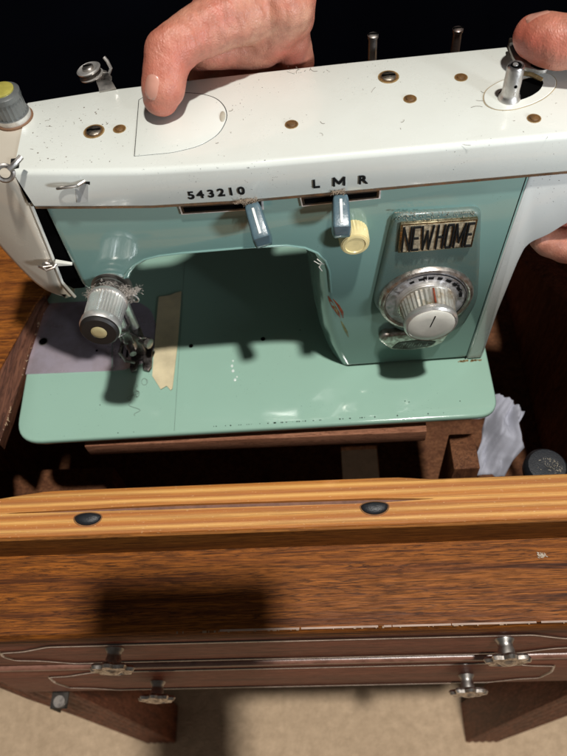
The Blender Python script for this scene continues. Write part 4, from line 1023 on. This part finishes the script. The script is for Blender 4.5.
# nail
from mathutils.bvhtree import BVHTree
def nail(parent, c, ax, up, L, W, r):
    tree = BVHTree.FromPolygons([v.co for v in parent.data.vertices], [p.vertices for p in parent.data.polygons])
    ax = ax.normalized(); up = (up-ax*up.dot(ax)).normalized(); sd = ax.cross(up)
    bm = bmesh.new(); rows = []
    for j in range(9):
        t = j/8; l = (t-.5)*L; row = []
        wj = W*(1-.55*abs(2*t-1)**3.2)
        for i in range(11):
            s = (i/10-.5)*wj; h = math.sqrt(max(0, r*r-s*s))-r
            o_ = c+ax*l+sd*s+up*.02; hit, nn, _i, _d = tree.ray_cast(o_, -up)
            q = hit if hit is not None else c+ax*l+sd*s
            row.append(q+up*(.00030-.00075*(abs(2*s/max(wj,1e-6))**4)-(.0004 if j == 0 else 0)))
        rows.append(row)
    rings = [rw+[p-up*.0009 for p in reversed(rw)] for rw in rows]
    loft(bm, rings); return finish('nail', bm, NAIL, parent, 60)
axn = (tip-az(165,70,.240)); NU = Vector((-.16,-.50,.85)).normalized()
nail(h1, tip.lerp(az(165,70,.240), .36)+NU*.002, axn, NU, .0135, .0112, .0110)
# right-hand figure: thumb on top, fingers beneath the right end
bm = Blob()
T0 = az(534, 37, .2345); T1 = az(560, 42, .2370)
limb(bm, [(T0,.0118), (az(545,39,.236),.0138), (T1,.0142), (az(600,40,.240),.0140), (az(640,44,.238),.0160), (az(700,70,.215),.0200)])
limb(bm, [(az(700,70,.215),.0200), (Vector((.52,.085,.165)),.026), (Vector((.56,.07,.14)),.027), (Vector((.68,.02,.12)),.030)])
Hh = [(ay(549,243,.058), .0095), (ay(566,246,.060), .0112), (ay(596,250,.064), .0118), (Vector((.462,.070,.125)), .0125), (Vector((.505,.078,.150)), .0140)]
limb(bm, [(ay(541,239,.056), .0072)]+Hh)
for dy_, dx_, r in ((.020,.004,.0105), (.040,.006,.0100), (.058,.014,.0088)):
    limb(bm, [(Vector((Hh[0][0].x+dx_, Hh[0][0].y+dy_, Hh[0][0].z-.002)), r*.85), (Vector((Hh[1][0].x+dx_, Hh[1][0].y+dy_, Hh[1][0].z-.002)), r), (Vector((.470,.070+dy_,.120)), r*1.1), (Vector((.510,.075+dy_*.6,.148)), r*1.4)])
h2 = skin_mesh('hand', bm, 'second hand gripping the right end of the machine, thumb tip beside the bobbin winder', 'hand', .0013, 12, 'hands holding the machine')
nail(h2, az(538,33,.2385), Vector((-1,.02,-.10)), Vector((.0,.42,.90)), .0130, .0120, .0110)

# ------------------------------------------------------------------ the phone held just behind the lens (its shadow lies on the cabinet rail)
ph = thing('phone', 'dark phone held over the cabinet, throwing the rectangular shadow on the wood rail', 'phone')
def PH(x, y, z): return CAM + RX*x + RD*y - RF*(.010+z)
def slab(bm, x0, x1, y0, y1, z0, z1, r):
    P = rounded([(x0,y0),(x1,y0),(x1,y1),(x0,y1)], r, 5)
    loft(bm, [[PH(x,y,z) for x,y in inset(P, d)] for d, z in ((.001,z0), (0,z0+.001), (0,z1-.001), (.001,z1))])
bm = bmesh.new(); slab(bm, -.066, .044, -.086, .080, 0, .0095, .010); finish('phone_case', bm, RUBBER, ph)
bm = bmesh.new(); slab(bm, -.062, .040, -.082, .076, .0092, .0100, .008); finish('screen', bm, plain('dark_glass', (.01,.01,.012), .1), ph)

bm = bmesh.new(); c = az(540, 556, RZ); random.seed(5)
for i in range(22):
    q = c+Vector((random.gauss(0,.0014), random.gauss(0,.0006), .0006)); pts = [q]
    for k in range(4): pts.append(pts[-1]+Vector((random.gauss(.0003,.0005), random.gauss(0,.0004), random.gauss(0,.0001))))
    tube(bm, pts, .00012+random.random()*.00018, 4)
tag(finish('fluff', bm, plain('pale_fluff', (.62,.55,.45), .9)), 'tiny pale fleck of fluff lying on the walnut rail at right', 'lint')
